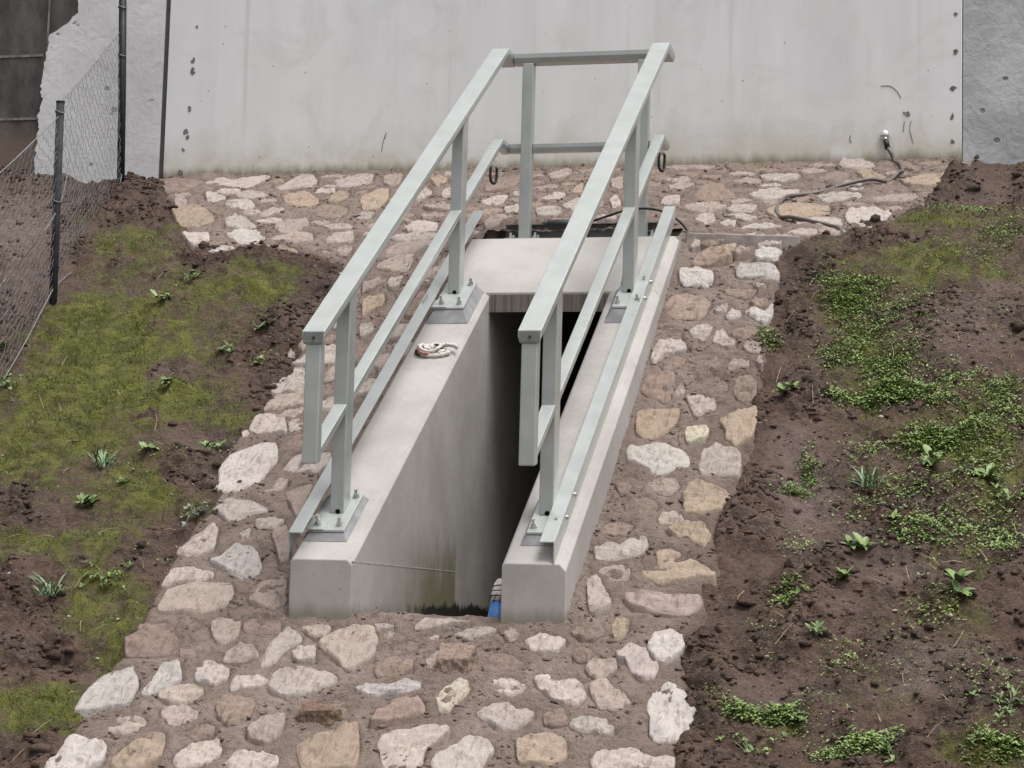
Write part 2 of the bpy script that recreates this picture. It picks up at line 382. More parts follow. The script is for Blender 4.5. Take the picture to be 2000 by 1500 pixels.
STONES = """A b 20 150 180 130 400 160 320 200 240 240 80 245
A w 390 175 510 130 620 150 915 118 910 140 730 215 560 205
A w 935 225 1060 160 1150 105 1250 115 1285 185 1215 235 1060 225
A w 1300 215 1420 160 1560 115 1720 105 1700 175 1550 200 1430 205
A p 1790 120 1950 95 1930 180 1850 210 1800 180
A w 400 265 470 255 575 290 490 335 415 320
A w 630 265 740 240 830 250 900 295 760 310 680 295
A w 540 345 620 305 760 320 800 375 720 388 620 375
A p 160 300 230 290 270 320 240 360 165 375
A o 130 410 240 385 360 380 465 420 480 470 420 525 330 520 200 510 165 460
A w 815 425 930 372 1030 375 960 420 860 450
A o 1005 290 1100 260 1200 255 1300 310 1260 350 1120 355 1040 335
A o 1355 330 1400 260 1450 232 1540 245 1500 310 1430 335
A o 1605 300 1720 250 1840 225 1835 290 1770 370 1640 390
A b 1250 400 1300 340 1440 345 1520 380 1500 440 1380 465 1270 430
A w 555 470 630 425 720 450 820 525 700 535 560 520
A p 935 520 980 475 1200 460 1220 500 1130 555 1000 570
A w 1290 515 1420 490 1560 505 1540 540 1400 548
A w 1565 470 1620 410 1730 420 1700 470
A w 210 560 300 570 440 560 435 620 370 665 280 660
A W 560 575 680 548 800 555 880 630 800 658 640 645
A p 905 630 1080 575 1240 565 1250 620 1130 640 960 640
A w 1330 630 1420 560 1560 555 1565 640 1480 655
A w 380 715 500 665 640 690 630 710 460 725
A o 760 710 860 670 1010 680 1130 710 1100 730 900 715
A p 1280 720 1400 690 1560 680 1500 745 1400 720
J o 535 870 600 855 645 880 580 920
J w 440 1020 520 900 560 960 500 1010
J w 605 950 660 920 665 975 610 980
J p 500 1030 640 1000 680 1010 660 1050 530 1050
J w 390 1150 480 1105 590 1120 580 1165 450 1185
J w 310 1200 430 1175 640 1185 600 1215 400 1225
J p 270 1290 360 1235 560 1200 640 1210 480 1280 300 1310
J p 240 1360 330 1310 440 1290 430 1360 360 1400 260 1385
J b 840 950 860 890 960 850 1050 830 1045 900 960 950
J w 820 1000 900 975 985 980 930 1025 850 1020
J p 1190 850 1310 795 1340 830 1300 880 1220 885
J w 1000 950 1045 930 1045 975 1010 975
J w 1140 1000 1200 975 1250 950 1300 960 1280 985 1180 1000
J w 1130 1045 1250 1020 1295 1055 1220 1085 1140 1090
J w 1270 1030 1380 980 1400 1030 1340 1060
J w 1540 1000 1590 970 1610 1020 1560 1040
J p 840 1120 900 1075 1030 1090 940 1110 930 1150 850 1160
J p 1550 880 1620 870 1620 930 1555 920
J w 950 1040 1035 1020 1040 1060 970 1065
J o 1345 925 1400 890 1390 960 1330 955
B p 80 230 170 205 260 225 180 255 90 265
B c 220 300 300 230 400 220 520 290 430 310 320 325
B b 420 100 560 80 670 95 640 120 500 130
B b 680 100 800 60 940 55 980 100 860 115
B w 1145 100 1180 65 1280 60 1390 95 1340 112 1210 110
B w 645 155 760 140 920 165 900 190 780 205 700 190
B p 480 195 580 175 680 205 600 220 540 215
B b 800 220 960 190 1100 215 1080 245 920 240
B o 1260 130 1340 125 1465 180 1400 190 1330 195
B w 1150 220 1220 195 1320 205 1290 225 1180 240
B w 590 275 700 250 920 265 850 300 700 308 610 300
B w 1010 290 1170 260 1310 280 1290 320 1060 330
B p 1350 320 1470 275 1640 265 1660 300 1560 340 1400 355
B o 1540 200 1700 150 1860 140 1880 200 1780 235 1600 230
B b 1500 80 1570 70 1680 110 1640 130 1560 110
B p 160 360 290 335 400 340 460 365 340 390 200 385
B w 440 385 500 350 640 342 620 395 500 400
B w 245 430 300 400 370 410 380 450 300 470
B w 400 460 460 435 510 450 500 485 420 485
B w 450 405 560 405 650 440 560 455 520 435
B o 690 390 800 340 960 335 1110 350 1100 400 960 420 860 440 740 430
B w 870 470 1000 415 1170 430 1180 490 1060 480
B w 1190 430 1220 385 1400 370 1500 400 1440 440 1350 490 1220 460
B w 520 500 600 465 740 470 820 495 700 508
B b 1730 110 1860 85 2000 70 1960 100 1800 125
B p 50 120 200 100 380 95 330 120 140 130
B w 30 330 60 285 160 280 150 340 60 350
B b 1020 180 1140 130 1230 150 1200 180 1080 190
C w 1170 400 1260 345 1500 275 1470 380 1440 440 1240 430
C w 1250 560 1290 500 1400 490 1370 570 1290 605
C p 1030 540 1240 480 1250 520 1130 590 1030 640
C o 1030 720 1080 660 1230 650 1240 720 1140 790 1030 840
C c 1490 700 1530 620 1640 590 1650 650 1580 760 1500 850 1400 850
C w 1000 930 1130 910 1140 970 1060 1030 1010 1050
C w 1270 1050 1340 910 1450 910 1400 1030 1300 1060
C w 670 1120 810 1095 815 1240 690 1255
C w 395 1270 540 1200 545 1275 440 1290
C p 1120 1290 1160 1200 1290 1180 1240 1290 1170 1310
C w 970 1480 1040 1410 1180 1390 1140 1500 1000 1560
C w 1560 540 1640 420 1790 330 1740 440 1680 530
C p 460 1100 520 1040 550 1100 500 1140
C w 370 1190 400 1150 440 1200 390 1200
C p 690 1380 770 1310 830 1310 800 1400 690 1410
D w 845 215 890 90 950 10 1100 -80 1240 -90 1260 180 1050 190
D p 770 390 850 280 940 220 1250 200 1250 345 1050 375 810 405
D w 605 600 690 450 880 430 1020 500 1030 560 1050 665 860 630 680 660
D w 530 640 600 620 620 660 540 700
D p 890 465 1050 400 1230 390 1220 450 1070 505 980 495
D w 1050 550 1130 515 1240 510 1230 600 1070 630
D W 210 1300 270 1210 265 1090 330 980 400 900 630 810 900 765 945 830 930 990 800 1150 700 1260 560 1300 350 1315
D w 975 1090 1050 990 1150 900 1540 880 1540 980 1440 1110 1340 1120 1220 1090 1070 1110
D p 1020 1350 1150 1280 1350 1220 1290 1340 1210 1500 1150 1600 1090 1500
D p 760 1300 830 1220 1000 1180 1060 1230 960 1300 780 1340
I w 1190 80 1260 30 1400 30 1510 85 1400 105 1310 145 1250 130
I w 975 330 1070 240 1190 170 1220 200 1195 320 1110 350
I W 1155 375 1260 335 1310 290 1430 310 1465 400 1430 465 1350 470 1250 420
I w 890 515 960 420 1050 410 1200 440 1190 465 1010 490
I p 880 620 920 545 1040 500 1290 490 1310 560 1250 620 1150 655 890 655
I p 1380 590 1430 500 1600 440 1600 610 1530 660 1460 640
I b 690 800 740 740 960 720 1000 830 950 890 700 900
I p 1170 720 1220 690 1350 700 1330 790 1260 835 1190 825
I w 1450 960 1490 850 1600 745 1660 770 1690 810 1600 860 1530 940 1460 965
I w 1620 890 1660 850 1760 850 1760 930 1660 940
I w 1480 1080 1540 980 1660 970 1850 1000 1895 1050 1720 1120 1570 1140
I W 400 1240 480 1100 560 1020 740 950 780 1060 720 1170 600 1190 480 1230
I W 780 1110 850 1040 900 950 1000 930 1020 1030 930 1070 840 1115
I w 1080 1030 1110 940 1160 925 1280 980 1270 1030 1190 1065
I p 885 1250 900 1200 1020 1180 1110 1230 1090 1280 960 1310
I c 1190 1200 1260 1120 1340 1130 1430 1170 1380 1260 1260 1300
I p 1370 1330 1430 1270 1600 1210 1570 1340 1480 1400 1380 1360
I W 250 1500 300 1390 420 1340 600 1410 580 1500 420 1560 240 1560
I o 610 1500 690 1420 830 1345 930 1350 900 1480 800 1540 640 1560
I w 960 1480 1050 1410 1220 1365 1240 1440 1140 1520 1000 1540
I b 980 720 1050 690 1130 720 1060 755
I w 1250 1500 1310 1450 1400 1450 1560 1470 1540 1540 1300 1580
I w 1330 230 1400 190 1390 235 1350 250
I p 1510 210 1600 170 1620 360 1560 380
H p 245 365 430 275 590 225 740 240 780 330 760 440 690 520 545 635 480 590 360 470
H w 820 310 860 280 930 300 870 355 830 350
H w 730 235 830 232 920 265 800 265
H w 1075 240 1180 145 1400 195 1580 215 1400 225 1200 238
H w 1130 320 1180 310 1300 325 1250 370 1160 355
H w 1405 300 1550 255 1700 240 1790 270 1740 310 1580 340 1490 315
H c 735 600 830 520 900 500 1080 550 1060 620 920 630 770 645
H W 560 790 680 750 850 750 1010 690 1150 700 1130 750 900 800 640 815
H y 1255 850 1350 760 1450 690 1530 690 1565 760 1480 860 1380 950 1300 960 1275 910
H r 690 1070 760 950 960 860 1130 830 1180 950 1050 1010 900 1060
H o 70 1260 180 1180 330 1130 610 1060 620 1280 590 1420 350 1450 120 1440
H w 760 1260 800 1150 1060 1110 1390 1130 1360 1190 1170 1270 1160 1400 1000 1460 800 1440 790 1290
H w 1220 1400 1260 1310 1420 1250 1560 1170 1700 1210 1770 1290 1700 1360 1650 1450 1300 1470
H w 1600 970 1720 920 1850 900 2000 960 2120 990 2050 1060 1930 1120 1780 1100 1700 1050
H p 1830 300 1920 260 1980 310 1900 350
G o 905 310 930 210 1000 165 1080 190 1060 280 1000 360 940 370
G W 1230 420 1290 310 1400 285 1540 310 1590 430 1540 500 1400 585 1300 550 1260 490
G w 940 500 1080 430 1225 450 1262 545 1350 620 1300 710 1180 735 1060 640 1040 570 960 560
G w 185 740 320 690 390 760 560 715 640 770 680 880 620 960 450 960 330 890 260 830
G p 695 790 770 735 860 740 930 840 1040 880 1090 960 1060 1010 900 1000 790 990 740 900
G W 1225 1000 1290 880 1400 780 1440 770 1550 820 1660 960 1695 1040 1640 1140 1600 1280 1450 1310 1300 1300 1255 1220 1260 1080
G w 510 1150 620 1090 800 1110 940 1190 930 1260 850 1260 660 1215
G o 20 1330 120 1260 380 1220 500 1300 500 1450 300 1520 60 1500
G w 700 1480 760 1410 960 1390 1150 1400 1280 1450 1500 1480 1480 1560 760 1570
G b 540 500 640 430 740 480 700 560 600 560
K o 280 200 400 160 500 170 545 240 490 290 380 240
K o 135 430 240 390 230 310 320 305 430 370 500 410 580 460 430 475 250 495 190 460
K p 40 580 150 555 330 565 480 560 500 600 450 655 370 670 230 650 100 630
K o 380 60 420 0 560 -20 650 10 620 80 480 120 400 100
P w 1158 1085 1172 1075 1195 1072 1205 1078 1240 1055 1262 1058 1268 1075 1250 1090 1210 1100 1165 1105
L w 1840 480 1900 440 1940 520 1990 620 1900 670 1850 650
F c 620 290 670 150 840 90 1000 110 980 210 950 360 880 410 740 350
F p 985 300 1050 210 1110 270 1080 320 980 330
F w 1110 330 1220 320 1420 360 1440 470 1200 560 1140 430
F o 560 680 580 500 800 490 1060 470 1010 620 950 700 800 790 640 800 570 740
F y 1110 680 1330 670 1370 740 1300 840 1120 850 1090 760
F o 1460 600 1620 530 1880 450 1890 600 1820 780 1640 870 1530 800 1540 720
F W 445 980 480 900 600 920 760 880 920 880 1090 950 1150 1010 1150 1100 1000 1140 860 1200 760 1190 620 1110 470 1060
F w 1240 1100 1270 960 1440 880 1540 950 1700 980 1710 1100 1690 1220 1540 1200 1270 1190
F o 1060 1440 1120 1330 1250 1300 1430 1340 1590 1420 1560 1500 1400 1560 1100 1540
F b 1620 300 1640 170 1760 110 1880 200 1870 380 1680 380
F b 1320 250 1400 150 1560 180 1560 300 1480 320
F b 1030 800 1060 690 1105 680 1085 840 1040 870
E c 840 350 900 230 1040 160 1180 240 1290 280 1080 340
E W 690 430 860 390 1060 420 1080 470 1060 590 760 600 700 530
E W 1310 430 1370 350 1600 330 1740 360 1800 450 1770 520 1600 490 1440 515 1340 490
E W 1515 250 1590 180 1740 175 1830 220 1780 240 1780 305 1540 300
E w 1550 140 1650 115 1820 120 1800 155 1560 160
E o 1070 170 1200 140 1330 135 1300 210 1180 200
E p 1290 240 1360 165 1470 175 1460 210 1330 250
E c 510 850 600 720 750 680 980 730 1060 790 1000 880 940 950 760 960 600 920
E w 1080 870 1120 800 1230 795 1220 860 1130 880
E W 1200 910 1290 850 1380 860 1380 910 1240 945
E W 1410 870 1530 840 1640 850 1720 800 1730 870 1680 960 1610 1000 1490 920
E b 1165 640 1240 620 1420 620 1560 630 1460 710 1320 715 1220 690
E w 810 1080 920 1020 1080 1050 1000 1150 960 1200 840 1150
E w 430 1260 470 1190 720 1180 790 1260 760 1310 560 1330 440 1440 380 1400
E w 1060 1200 1100 1080 1190 1070 1240 1180 1330 1220 1240 1260 1120 1230
E p 1390 1230 1500 1200 1590 1210 1590 1310 1440 1290
E b 490 1150 600 1100 740 1110 730 1170 560 1180
E w 820 145 890 100 940 120 850 155
E p 1530 1430 1580 1340 1620 1440 1600 1460
E w 1520 590 1600 560 1650 600 1560 620"""
SCOL = {'W': (.345, .316, .300), 'w': (.318, .276, .253), 'p': (.272, .224, .200), 'o': (.262, .207, .160), 'c': (.225, .172, .140),
        'b': (.185, .142, .122), 'r': (.235, .174, .152), 'y': (.355, .318, .262)}
stones = []
for ln in STONES.splitlines():
    w = ln.split(); x0, y0, sc = REG[w[0]]; q = list(map(float, w[2:]))
    px = [(x0+q[i]/sc, y0+q[i+1]/sc) for i in range(0, len(q), 2)]
    P = np.array([ground_pt(u, v) for u, v in px])
    ar = .5*abs(sum(px[i][0]*px[(i+1) % len(px)][1]-px[(i+1) % len(px)][0]*px[i][1] for i in range(len(px))))
    stones.append(dict(col=w[1], px=px, P=P, area=ar))

# smoothed outline in plan view
def outline(P, n=44, seed=0, jit=.035):
    Q = P[:, :2]; m = len(Q)
    C1 = []
    for i in range(m):                             # cut the corners a little
        a, b = Q[i], Q[(i+1) % m]; C1 += [a*.88+b*.12, a*.12+b*.88]
    C1 = np.array(C1); seg = np.linalg.norm(np.roll(C1, -1, 0)-C1, axis=1); L = np.concatenate([[0], np.cumsum(seg)])
    s = np.linspace(0, L[-1], n, endpoint=False); CC = np.vstack([C1, C1[:1]])
    R = np.stack([np.interp(s, L, CC[:, 0]), np.interp(s, L, CC[:, 1])], 1)
    c = R.mean(0); d = R-c; a = np.linspace(0, 2*math.pi, n, endpoint=False)
    j = 1+jit*(perlin(np.cos(a)*2.2+seed*3.7, np.sin(a)*2.2+seed, 5)+.9*perlin(np.cos(a)*7+seed, np.sin(a)*7-seed, 9))
    return c+d*j[:, None], c
for i, s in enumerate(stones): s['R'], s['c'] = outline(s['P'], 44, i)
def col_attr(me, vals):
    a = me.attributes.new('stone_col', 'FLOAT_COLOR', 'POINT'); a.data.foreach_set('color', np.array([(*v, 1) for v in vals], np.float32).ravel())

# ------------------------------------------------------------------ ground sheets
def seg_dist(x, y, poly):                          # signed distance, positive inside
    d = np.full(x.shape, 1e9); ins = np.zeros(x.shape, bool); n = len(poly)
    for i in range(n):
        ax, ay = poly[i]; bx, by = poly[(i+1) % n]; ex, ey = bx-ax, by-ay
        t = np.clip(((x-ax)*ex+(y-ay)*ey)/(ex*ex+ey*ey+1e-12), 0, 1)
        d = np.minimum(d, np.hypot(x-ax-t*ex, y-ay-t*ey))
        cnd = (ay > y) != (by > y)
        with np.errstate(divide='ignore', invalid='ignore'):
            xi = (bx-ax)*(y-ay)/(by-ay)+ax
        ins ^= cnd & (x < xi)
    return np.where(ins, d, -d)
STEP = .010
xs = np.concatenate([[-80, -40, -20, -12, -8, -6.5, -5.6, -5.2], np.arange(-4.95, 2.85, STEP), [3.0, 3.3, 3.8, 4.6, 6, 9, 14, 25, 45, 80]])
ys = np.concatenate([[-80, -45, -28, -18, -12, -9, -7, -5.5, -4.5, -3.6, -3.0, -2.6, -2.3, -2.05, -1.8, -1.6], np.arange(-1.45, 5.12, STEP)])
X, Y = np.meshgrid(xs, ys)
Z0 = G(X, Y)
fine = sstep(-2.4, -1.4, Y)*sstep(-6, -4.9, X)*sstep(4.5, 2.8, X)
PAVE = np.array([ground_pt(u, v)[:2] for u, v in PAVE_PX])
PAVE = np.array([[x, (5.2 if abs(v-345) < 1 or abs(v-305) < 1 else y)] for (x, y), (u, v) in zip(PAVE, PAVE_PX)])
sub = (X > -4.2) & (X < 2.9) & (Y > -1.6)
SD = np.full(X.shape, -9.0); SD[sub] = seg_dist(X[sub], Y[sub], PAVE)
SDn = SD+.05*fbm(X, Y, 5, 3, 31)
U, V = to_px(X, Y, Z0)
def blob(lst):
    m = np.zeros(X.shape)
    for (u, v, ru, rv, a) in lst:
        q = ((U-u)/ru)**2+((V-v)/rv)**2; m += a*np.exp(-q*1.1)
    return m
left = sstep(720, 560, U)*sstep(330, 430, V)
moss = .30*left + blob([(250, 450, 150, 60, .5), (200, 640, 170, 70, .6), (230, 740, 230, 90, .7), (420, 820, 110, 40, .3), (150, 850, 200, 60, .4), (300, 970, 150, 45, .55),
    (90, 1060, 130, 40, .5), (220, 1150, 90, 60, .4), (250, 1320, 110, 60, .5), (90, 1400, 110, 50, .5), (480, 560, 160, 28, .35), (540, 530, 90, 18, .3),
    (30, 325, 40, 12, .7), (120, 600, 70, 60, .3), (180, 1240, 140, 60, .35), (60, 1340, 120, 60, .4), (150, 1430, 110, 60, .3), (30, 900, 90, 60, .3),
    (1880, 430, 140, 26, .45), (1830, 520, 170, 45, .5), (1650, 600, 60, 50, .5), (1720, 700, 80, 60, .45), (1760, 775, 110, 35, .4), (1880, 860, 150, 45, .55), (1930, 760, 60, 40, .3),
    (1870, 1050, 120, 60, .45), (1660, 1310, 150, 60, .28), (1900, 1200, 90, 50, .3), (1930, 1480, 110, 35, .6), (1500, 1400, 80, 40, .35), (1700, 1460, 90, 40, .35), (1560, 500, 60, 20, .3), (1680, 940, 80, 40, .3), (1960, 950, 60, 60, .4)])
moss -= blob([(300, 410, 110, 45, .9), (620, 640, 70, 90, .75), (545, 740, 90, 70, .7), (330, 722, 70, 22, .8), (380, 850, 75, 30, .8), (410, 930, 80, 40, .8), (250, 700, 40, 20, .2),
    (50, 1170, 60, 90, .8), (110, 1290, 100, 45, .9), (60, 1470, 70, 40, .8), (40, 420, 120, 110, 1.0), (30, 590, 90, 90, .7), (300, 640, 30, 15, .4), (350, 1080, 70, 60, .6), (540, 500, 160, 10, .7),
    (60, 1000, 90, 25, .5), (280, 815, 60, 15, .4), (1560, 520, 40, 40, .3), (1900, 640, 130, 70, .4), (1600, 1000, 120, 150, .35)])
moss = moss+.42*fbm(X, Y, 3.2, 4, 3)+.36*fbm(X, Y, 9, 4, 8)
moss = moss+.22*sstep(1540, 1640, U)*sstep(1020, 880, V)*sstep(370, 420, V)+.08*sstep(1450, 1600, U)*sstep(1000, 1200, V)
moss = np.clip(moss, 0, 1)*fine
smear = np.clip(blob([(40, 430, 110, 70, 1.0), (60, 540, 80, 70, .8), (1650, 1180, 60, 40, .6), (1850, 1280, 90, 30, .7), (1960, 560, 70, 40, .6), (1740, 1120, 50, 40, .6), (420, 930, 50, 25, .7), (600, 640, 50, 40, .4), (330, 722, 55, 16, .8), (380, 845, 60, 20, .7), (1900, 640, 120, 50, .6), (1560, 1000, 60, 60, .7), (1590, 960, 50, 80, .6), (1480, 1360, 70, 30, .7), (1780, 1340, 70, 25, .8),
    (1930, 350, 70, 30, .5), (1560, 850, 60, 60, .5), (1530, 900, 40, 60, .5), (190, 1310, 50, 18, .6), (1680, 1060, 30, 60, .5)])+.5*fbm(X, Y, 2.1, 3, 77), 0, 1)*(1-moss)
mud = 1-sstep(.1, .45, moss)
ridge = lambda fr, sd: 1-np.abs(fbm(X, Y, fr, 2, sd))*2.2
wx = X+.03*fbm(X, Y, 9, 2, 71); wy = (Y+.03*fbm(X, Y, 9, 2, 72))*1.35
clod = lambda fr, sd: np.abs(fbm(wx, wy, fr, 2, sd))*2.2
patch = np.clip(.55+1.5*fbm(X, Y, 2.7, 3, 19), .08, 1.2)*(1-.7*smear)*(.68+.42*mud)
soil_h = .042*fbm(X, Y, 2.0, 3, 11)+.022*clod(4.5, 12)+patch*(.062*worley(wx, wy, 7, 1)+.046*worley(wx, wy, 15, 2)+.024*worley(wx, wy, 32, 3))+.006*fbm(X, Y, 40, 2, 15)-.048+.010*moss+.016*np.sin((X*.55+Y)*6.2832/.050)*blob([(1885, 1160, 60, 34, .8), (1840, 1215, 45, 20, .6), (1590, 1000, 26, 60, .4)])
# hollows (boot prints and washouts) in the left bank, clods by the kerb on the right
for (u, v, r, dep) in [(110, 1290, .13, .07), (190, 1300, .10, .05), (385, 850, .10, .05), (330, 722, .09, .045), (400, 925, .14, .06), (600, 690, .12, .06), (1620, 1110, .09, .05), (1500, 1280, .09, .05), (560, 770, .12, .04), (60, 1170, .12, .06)]:
    g_ = ground_pt(u, v); soil_h -= dep*np.exp(-((X-g_[0])**2+((Y-g_[1])/.7)**2)/(r*r))
for (u, v, r, hh) in [(1575, 505, .13, .10), (1605, 480, .10, .07), (1950, 350, .3, .06), (1880, 360, .2, .05), (560, 505, .25, .035), (640, 555, .12, .05), (280, 400, .3, .05), (1440, 1340, .1, .03), (1500, 790, .08, .03)]:
    g_ = ground_pt(u, v); soil_h += hh*np.exp(-((X-g_[0])**2+((Y-g_[1])/.7)**2)/(r*r))*(1+.5*fbm(X, Y, 12, 2, 44))
Zs = Z0 + fine*(soil_h+.012) - .07*sstep(.0, .07, SDn)
mort_h = .012*fbm(X, Y, 3, 2, 21)+.008*clod(8, 22)+np.clip(.6+1.4*fbm(X, Y, 3.5, 2, 29), .1, 1.2)*(.014*worley(wx, wy, 11, 4)+.018*worley(wx, wy, 22, 5))+.010*worley(wx, wy, 42, 6)-.022
# smaller muddy stones wedged into the gaps
gs = np.full(X.shape, .2); okp = (SD > .03) & (U > -60) & (U < 2060) & (V < 1560) & (Y < 4.9) & ~((np.abs(X) < H+.03) & (Y > -.03) & (Y < 3.5)); gs[~okp] = -1
gs = gs[::2, ::2]; gx = X[::2, ::2]; gy = Y[::2, ::2]; gs = np.minimum(gs, SD[::2, ::2]-.01)
bxs = np.hypot(np.maximum(np.abs(gx)-H, 0), np.maximum(np.maximum(-gy, gy-3.45), 0)); gs = np.minimum(gs, bxs)
def carve(R):
    x0, y0 = R.min(0)-.2; x1, y1 = R.max(0)+.2; m = (gx > x0) & (gx < x1) & (gy > y0) & (gy < y1); gs[m] = np.minimum(gs[m], -seg_dist(gx[m], gy[m], R))
for s in stones: carve(s['R'])
for k in range(190):
    q = int(np.argmax(gs*(1+.5*rng.random(gs.shape)))); d = float(gs.ravel()[q])
    if d < .020: break
    c = np.array([gx.ravel()[q], gy.ravel()[q]]); r = min(d*rng.uniform(.75, 1.0), .085); n = int(rng.integers(5, 9)); a0 = rng.uniform(0, 6.28)
    P = np.array([c+r*rng.uniform(.7, 1.12)*np.array([math.cos(a0+j*6.2832/n)*rng.uniform(.95, 1.3), math.sin(a0+j*6.2832/n)*rng.uniform(.6, .95)]) for j in range(n)])
    px = [to_px(x, y, G(x, y)) for x, y in P]; px = [(float(u), float(v)) for u, v in px]
    ar = .5*abs(sum(px[i][0]*px[(i+1) % n][1]-px[(i+1) % n][0]*px[i][1] for i in range(n)))
    s = dict(col='bbbpcpw'[int(rng.integers(0, 7))], px=px, P=np.column_stack([P, G(P[:, 0], P[:, 1])]), area=ar*.6, fill=True); s['R'], s['c'] = outline(s['P'], 44, 900+k, .06); stones.append(s); carve(s['R'])
groove = np.zeros(X.shape); ix0 = 8
for i, s in enumerate(stones):
    R = s['R']; x0, y0 = R.min(0)-.04; x1, y1 = R.max(0)+.04
    a0, a1 = np.searchsorted(xs, [x0, x1]); b0, b1 = np.searchsorted(ys, [y0, y1])
    if a1-a0 < 2 or b1-b0 < 2: continue
    d = seg_dist(X[b0:b1, a0:a1], Y[b0:b1, a0:a1], R)
    groove[b0:b1, a0:a1] = np.maximum(groove[b0:b1, a0:a1], np.where(d > 0, 1, np.exp(d/.012)))
keepmud = np.clip(.80+1.2*fbm(X, Y, 7, 2, 52), .50, 1.1)
kerbdip = .040*sstep(.60, .70, X)*sstep(1.40, 1.30, X)*sstep(2.75, 3.0, Y)*sstep(3.20, 3.12, Y)
Zm = Z0 + .034 - kerbdip + mort_h - .027*groove*keepmud - .085*sstep(.05, -.03, SDn)
mudA = np.clip(.9*np.exp(-np.maximum(SD, 0)/.07)*(Y < 3.2)+blob([(1380, 950, 110, 200, .45), (1300, 1150, 130, 120, .45), (1430, 760, 70, 120, .5), (1500, 360, 300, 60, .25), (1420, 1300, 60, 200, .6), (330, 400, 40, 60, .6), (1230, 950, 50, 120, .4)])+.5*fbm(X, Y, 2.6, 3, 61), 0, 1)
pit = (np.abs(X) < H-.03) & (Y > .06) & (Y < 3.36)
def sheet(name, Zv, mask, mat, attrs, parent=None):
    ny, nx = X.shape
    vm = mask; fm = vm[:-1, :-1] & vm[:-1, 1:] & vm[1:, 1:] & vm[1:, :-1]
    idx = np.arange(nx*ny).reshape(ny, nx)
    F = np.stack([idx[:-1, :-1][fm], idx[:-1, 1:][fm], idx[1:, 1:][fm], idx[1:, :-1][fm]], 1)
    used = np.unique(F); remap = np.full(nx*ny, -1); remap[used] = np.arange(len(used)); F = remap[F]
    hN = np.clip(Zv-Z0, -.15, .2)*(Y < 3.2)*fine; co = np.stack([X.ravel()[used], (Y-.38*hN).ravel()[used], (Zv-.25*hN).ravel()[used]], 1)
    me = bpy.data.meshes.new(name); me.vertices.add(len(co)); me.vertices.foreach_set('co', co.ravel())
    me.loops.add(F.size); me.loops.foreach_set('vertex_index', F.ravel().astype(np.int32))
    me.polygons.add(len(F)); me.polygons.foreach_set('loop_start', np.arange(0, F.size, 4, dtype=np.int32)); me.polygons.foreach_set('loop_total', np.full(len(F), 4, np.int32))
    me.polygons.foreach_set('use_smooth', [True]*len(F)); me.update(calc_edges=True); me.validate()
    for an, av in attrs.items():
        a = me.attributes.new(an, 'FLOAT', 'POINT'); a.data.foreach_set('value', av.ravel()[used].astype(np.float32))
    me.materials.append(mat); o = bpy.data.objects.new(name, me); C.objects.link(o); return o
ground = sheet('ground', Zs, ~pit & (SDn < .14), SOIL, {'moss': moss, 'smear': smear}); tag(ground, kind='structure')
paving = thing('stone_paving', (0, 0, -.28), 'rubble stone paving set in brown mortar around the concrete stairwell up to the wall', 'stone paving')
bed = sheet('mortar_bed', Zm, ~pit & (SDn > -.05), MORT, {'mud': mudA}); keep(bed, paving)
def surf(x, y):                                    # height of the finished surface (soil or mortar)
    i = int(np.clip(np.searchsorted(xs, x), 1, len(xs)-1)); j = int(np.clip(np.searchsorted(ys, y), 1, len(ys)-1))
    return float(max(Zs[j, i], Zm[j, i] if SDn[j, i] > -.05 else -9))

# ------------------------------------------------------------------ stones set in the mortar
def stone_mesh(s, i):
    R, c = s['R'], s['c']; n = len(R); r0 = math.sqrt(s['area'])/500.0
    hgt = rng.uniform(.006, .016)*(.6 if s.get('fill') else 1.0)*(0.55 if s['col'] == 'b' else 1.0); tiltx, tilty = rng.normal(0, .05, 2)
    scl = [1.05, 1.01, 1.0, .985, .965, .93, .87, .78, .66, .52, .36, .19]; hz = [-.06, -.012, .003, .60, .88, .98, 1.0, 1.0, 1.0, 1.0, 1.0, 1.0]
    vv = []; rim = []
    for k, (a, b) in enumerate(zip(scl, hz)):
        q = c+(R-c)*a
        z = G(q[:, 0], q[:, 1])+.021
        if k >= 3:
            fac = .012*(1-np.abs(fbm(q[:, 0]*.6+q[:, 1]*.2, q[:, 1]*1.4, 12, 2, 100+i))*2.6)+.007*(1-np.abs(fbm(q[:, 0], q[:, 1], 24, 2, 300+i))*2.4)+.006*fbm(q[:, 0], q[:, 1], 55, 2, 500+i)-.007
            z = z+b*hgt+fac*min(1, (k-2)/2)-.005+(q[:, 0]-c[0])*tiltx+(q[:, 1]-c[1])*tilty
        else: z = z+b
        vv += [(x, y, zz) for (x, y), zz in zip(q, z)]; rim += [max(0, 1-k/6.0)]*n
    K = len(scl); vv.append((c[0], c[1], G(c[0], c[1])+.021+hgt)); rim.append(0)
    ff = [(k*n+j, k*n+(j+1) % n, (k+1)*n+(j+1) % n, (k+1)*n+j) for k in range(K-1) for j in range(n)]
    ff += [((K-1)*n+j, (K-1)*n+(j+1) % n, K*n) for j in range(n)]
    ar = sum(R[j][0]*R[(j+1) % n][1]-R[(j+1) % n][0]*R[j][1] for j in range(n))
    if ar < 0: ff = [f[::-1] for f in ff]
    return vv, ff, rim
def rim_attr(me, vals):
    a = me.attributes.new('rim', 'FLOAT', 'POINT'); a.data.foreach_set('value', np.array(vals, np.float32))
order = sorted(range(len(stones)), key=lambda i: -stones[i]['area'])
cols = {}
small = {}
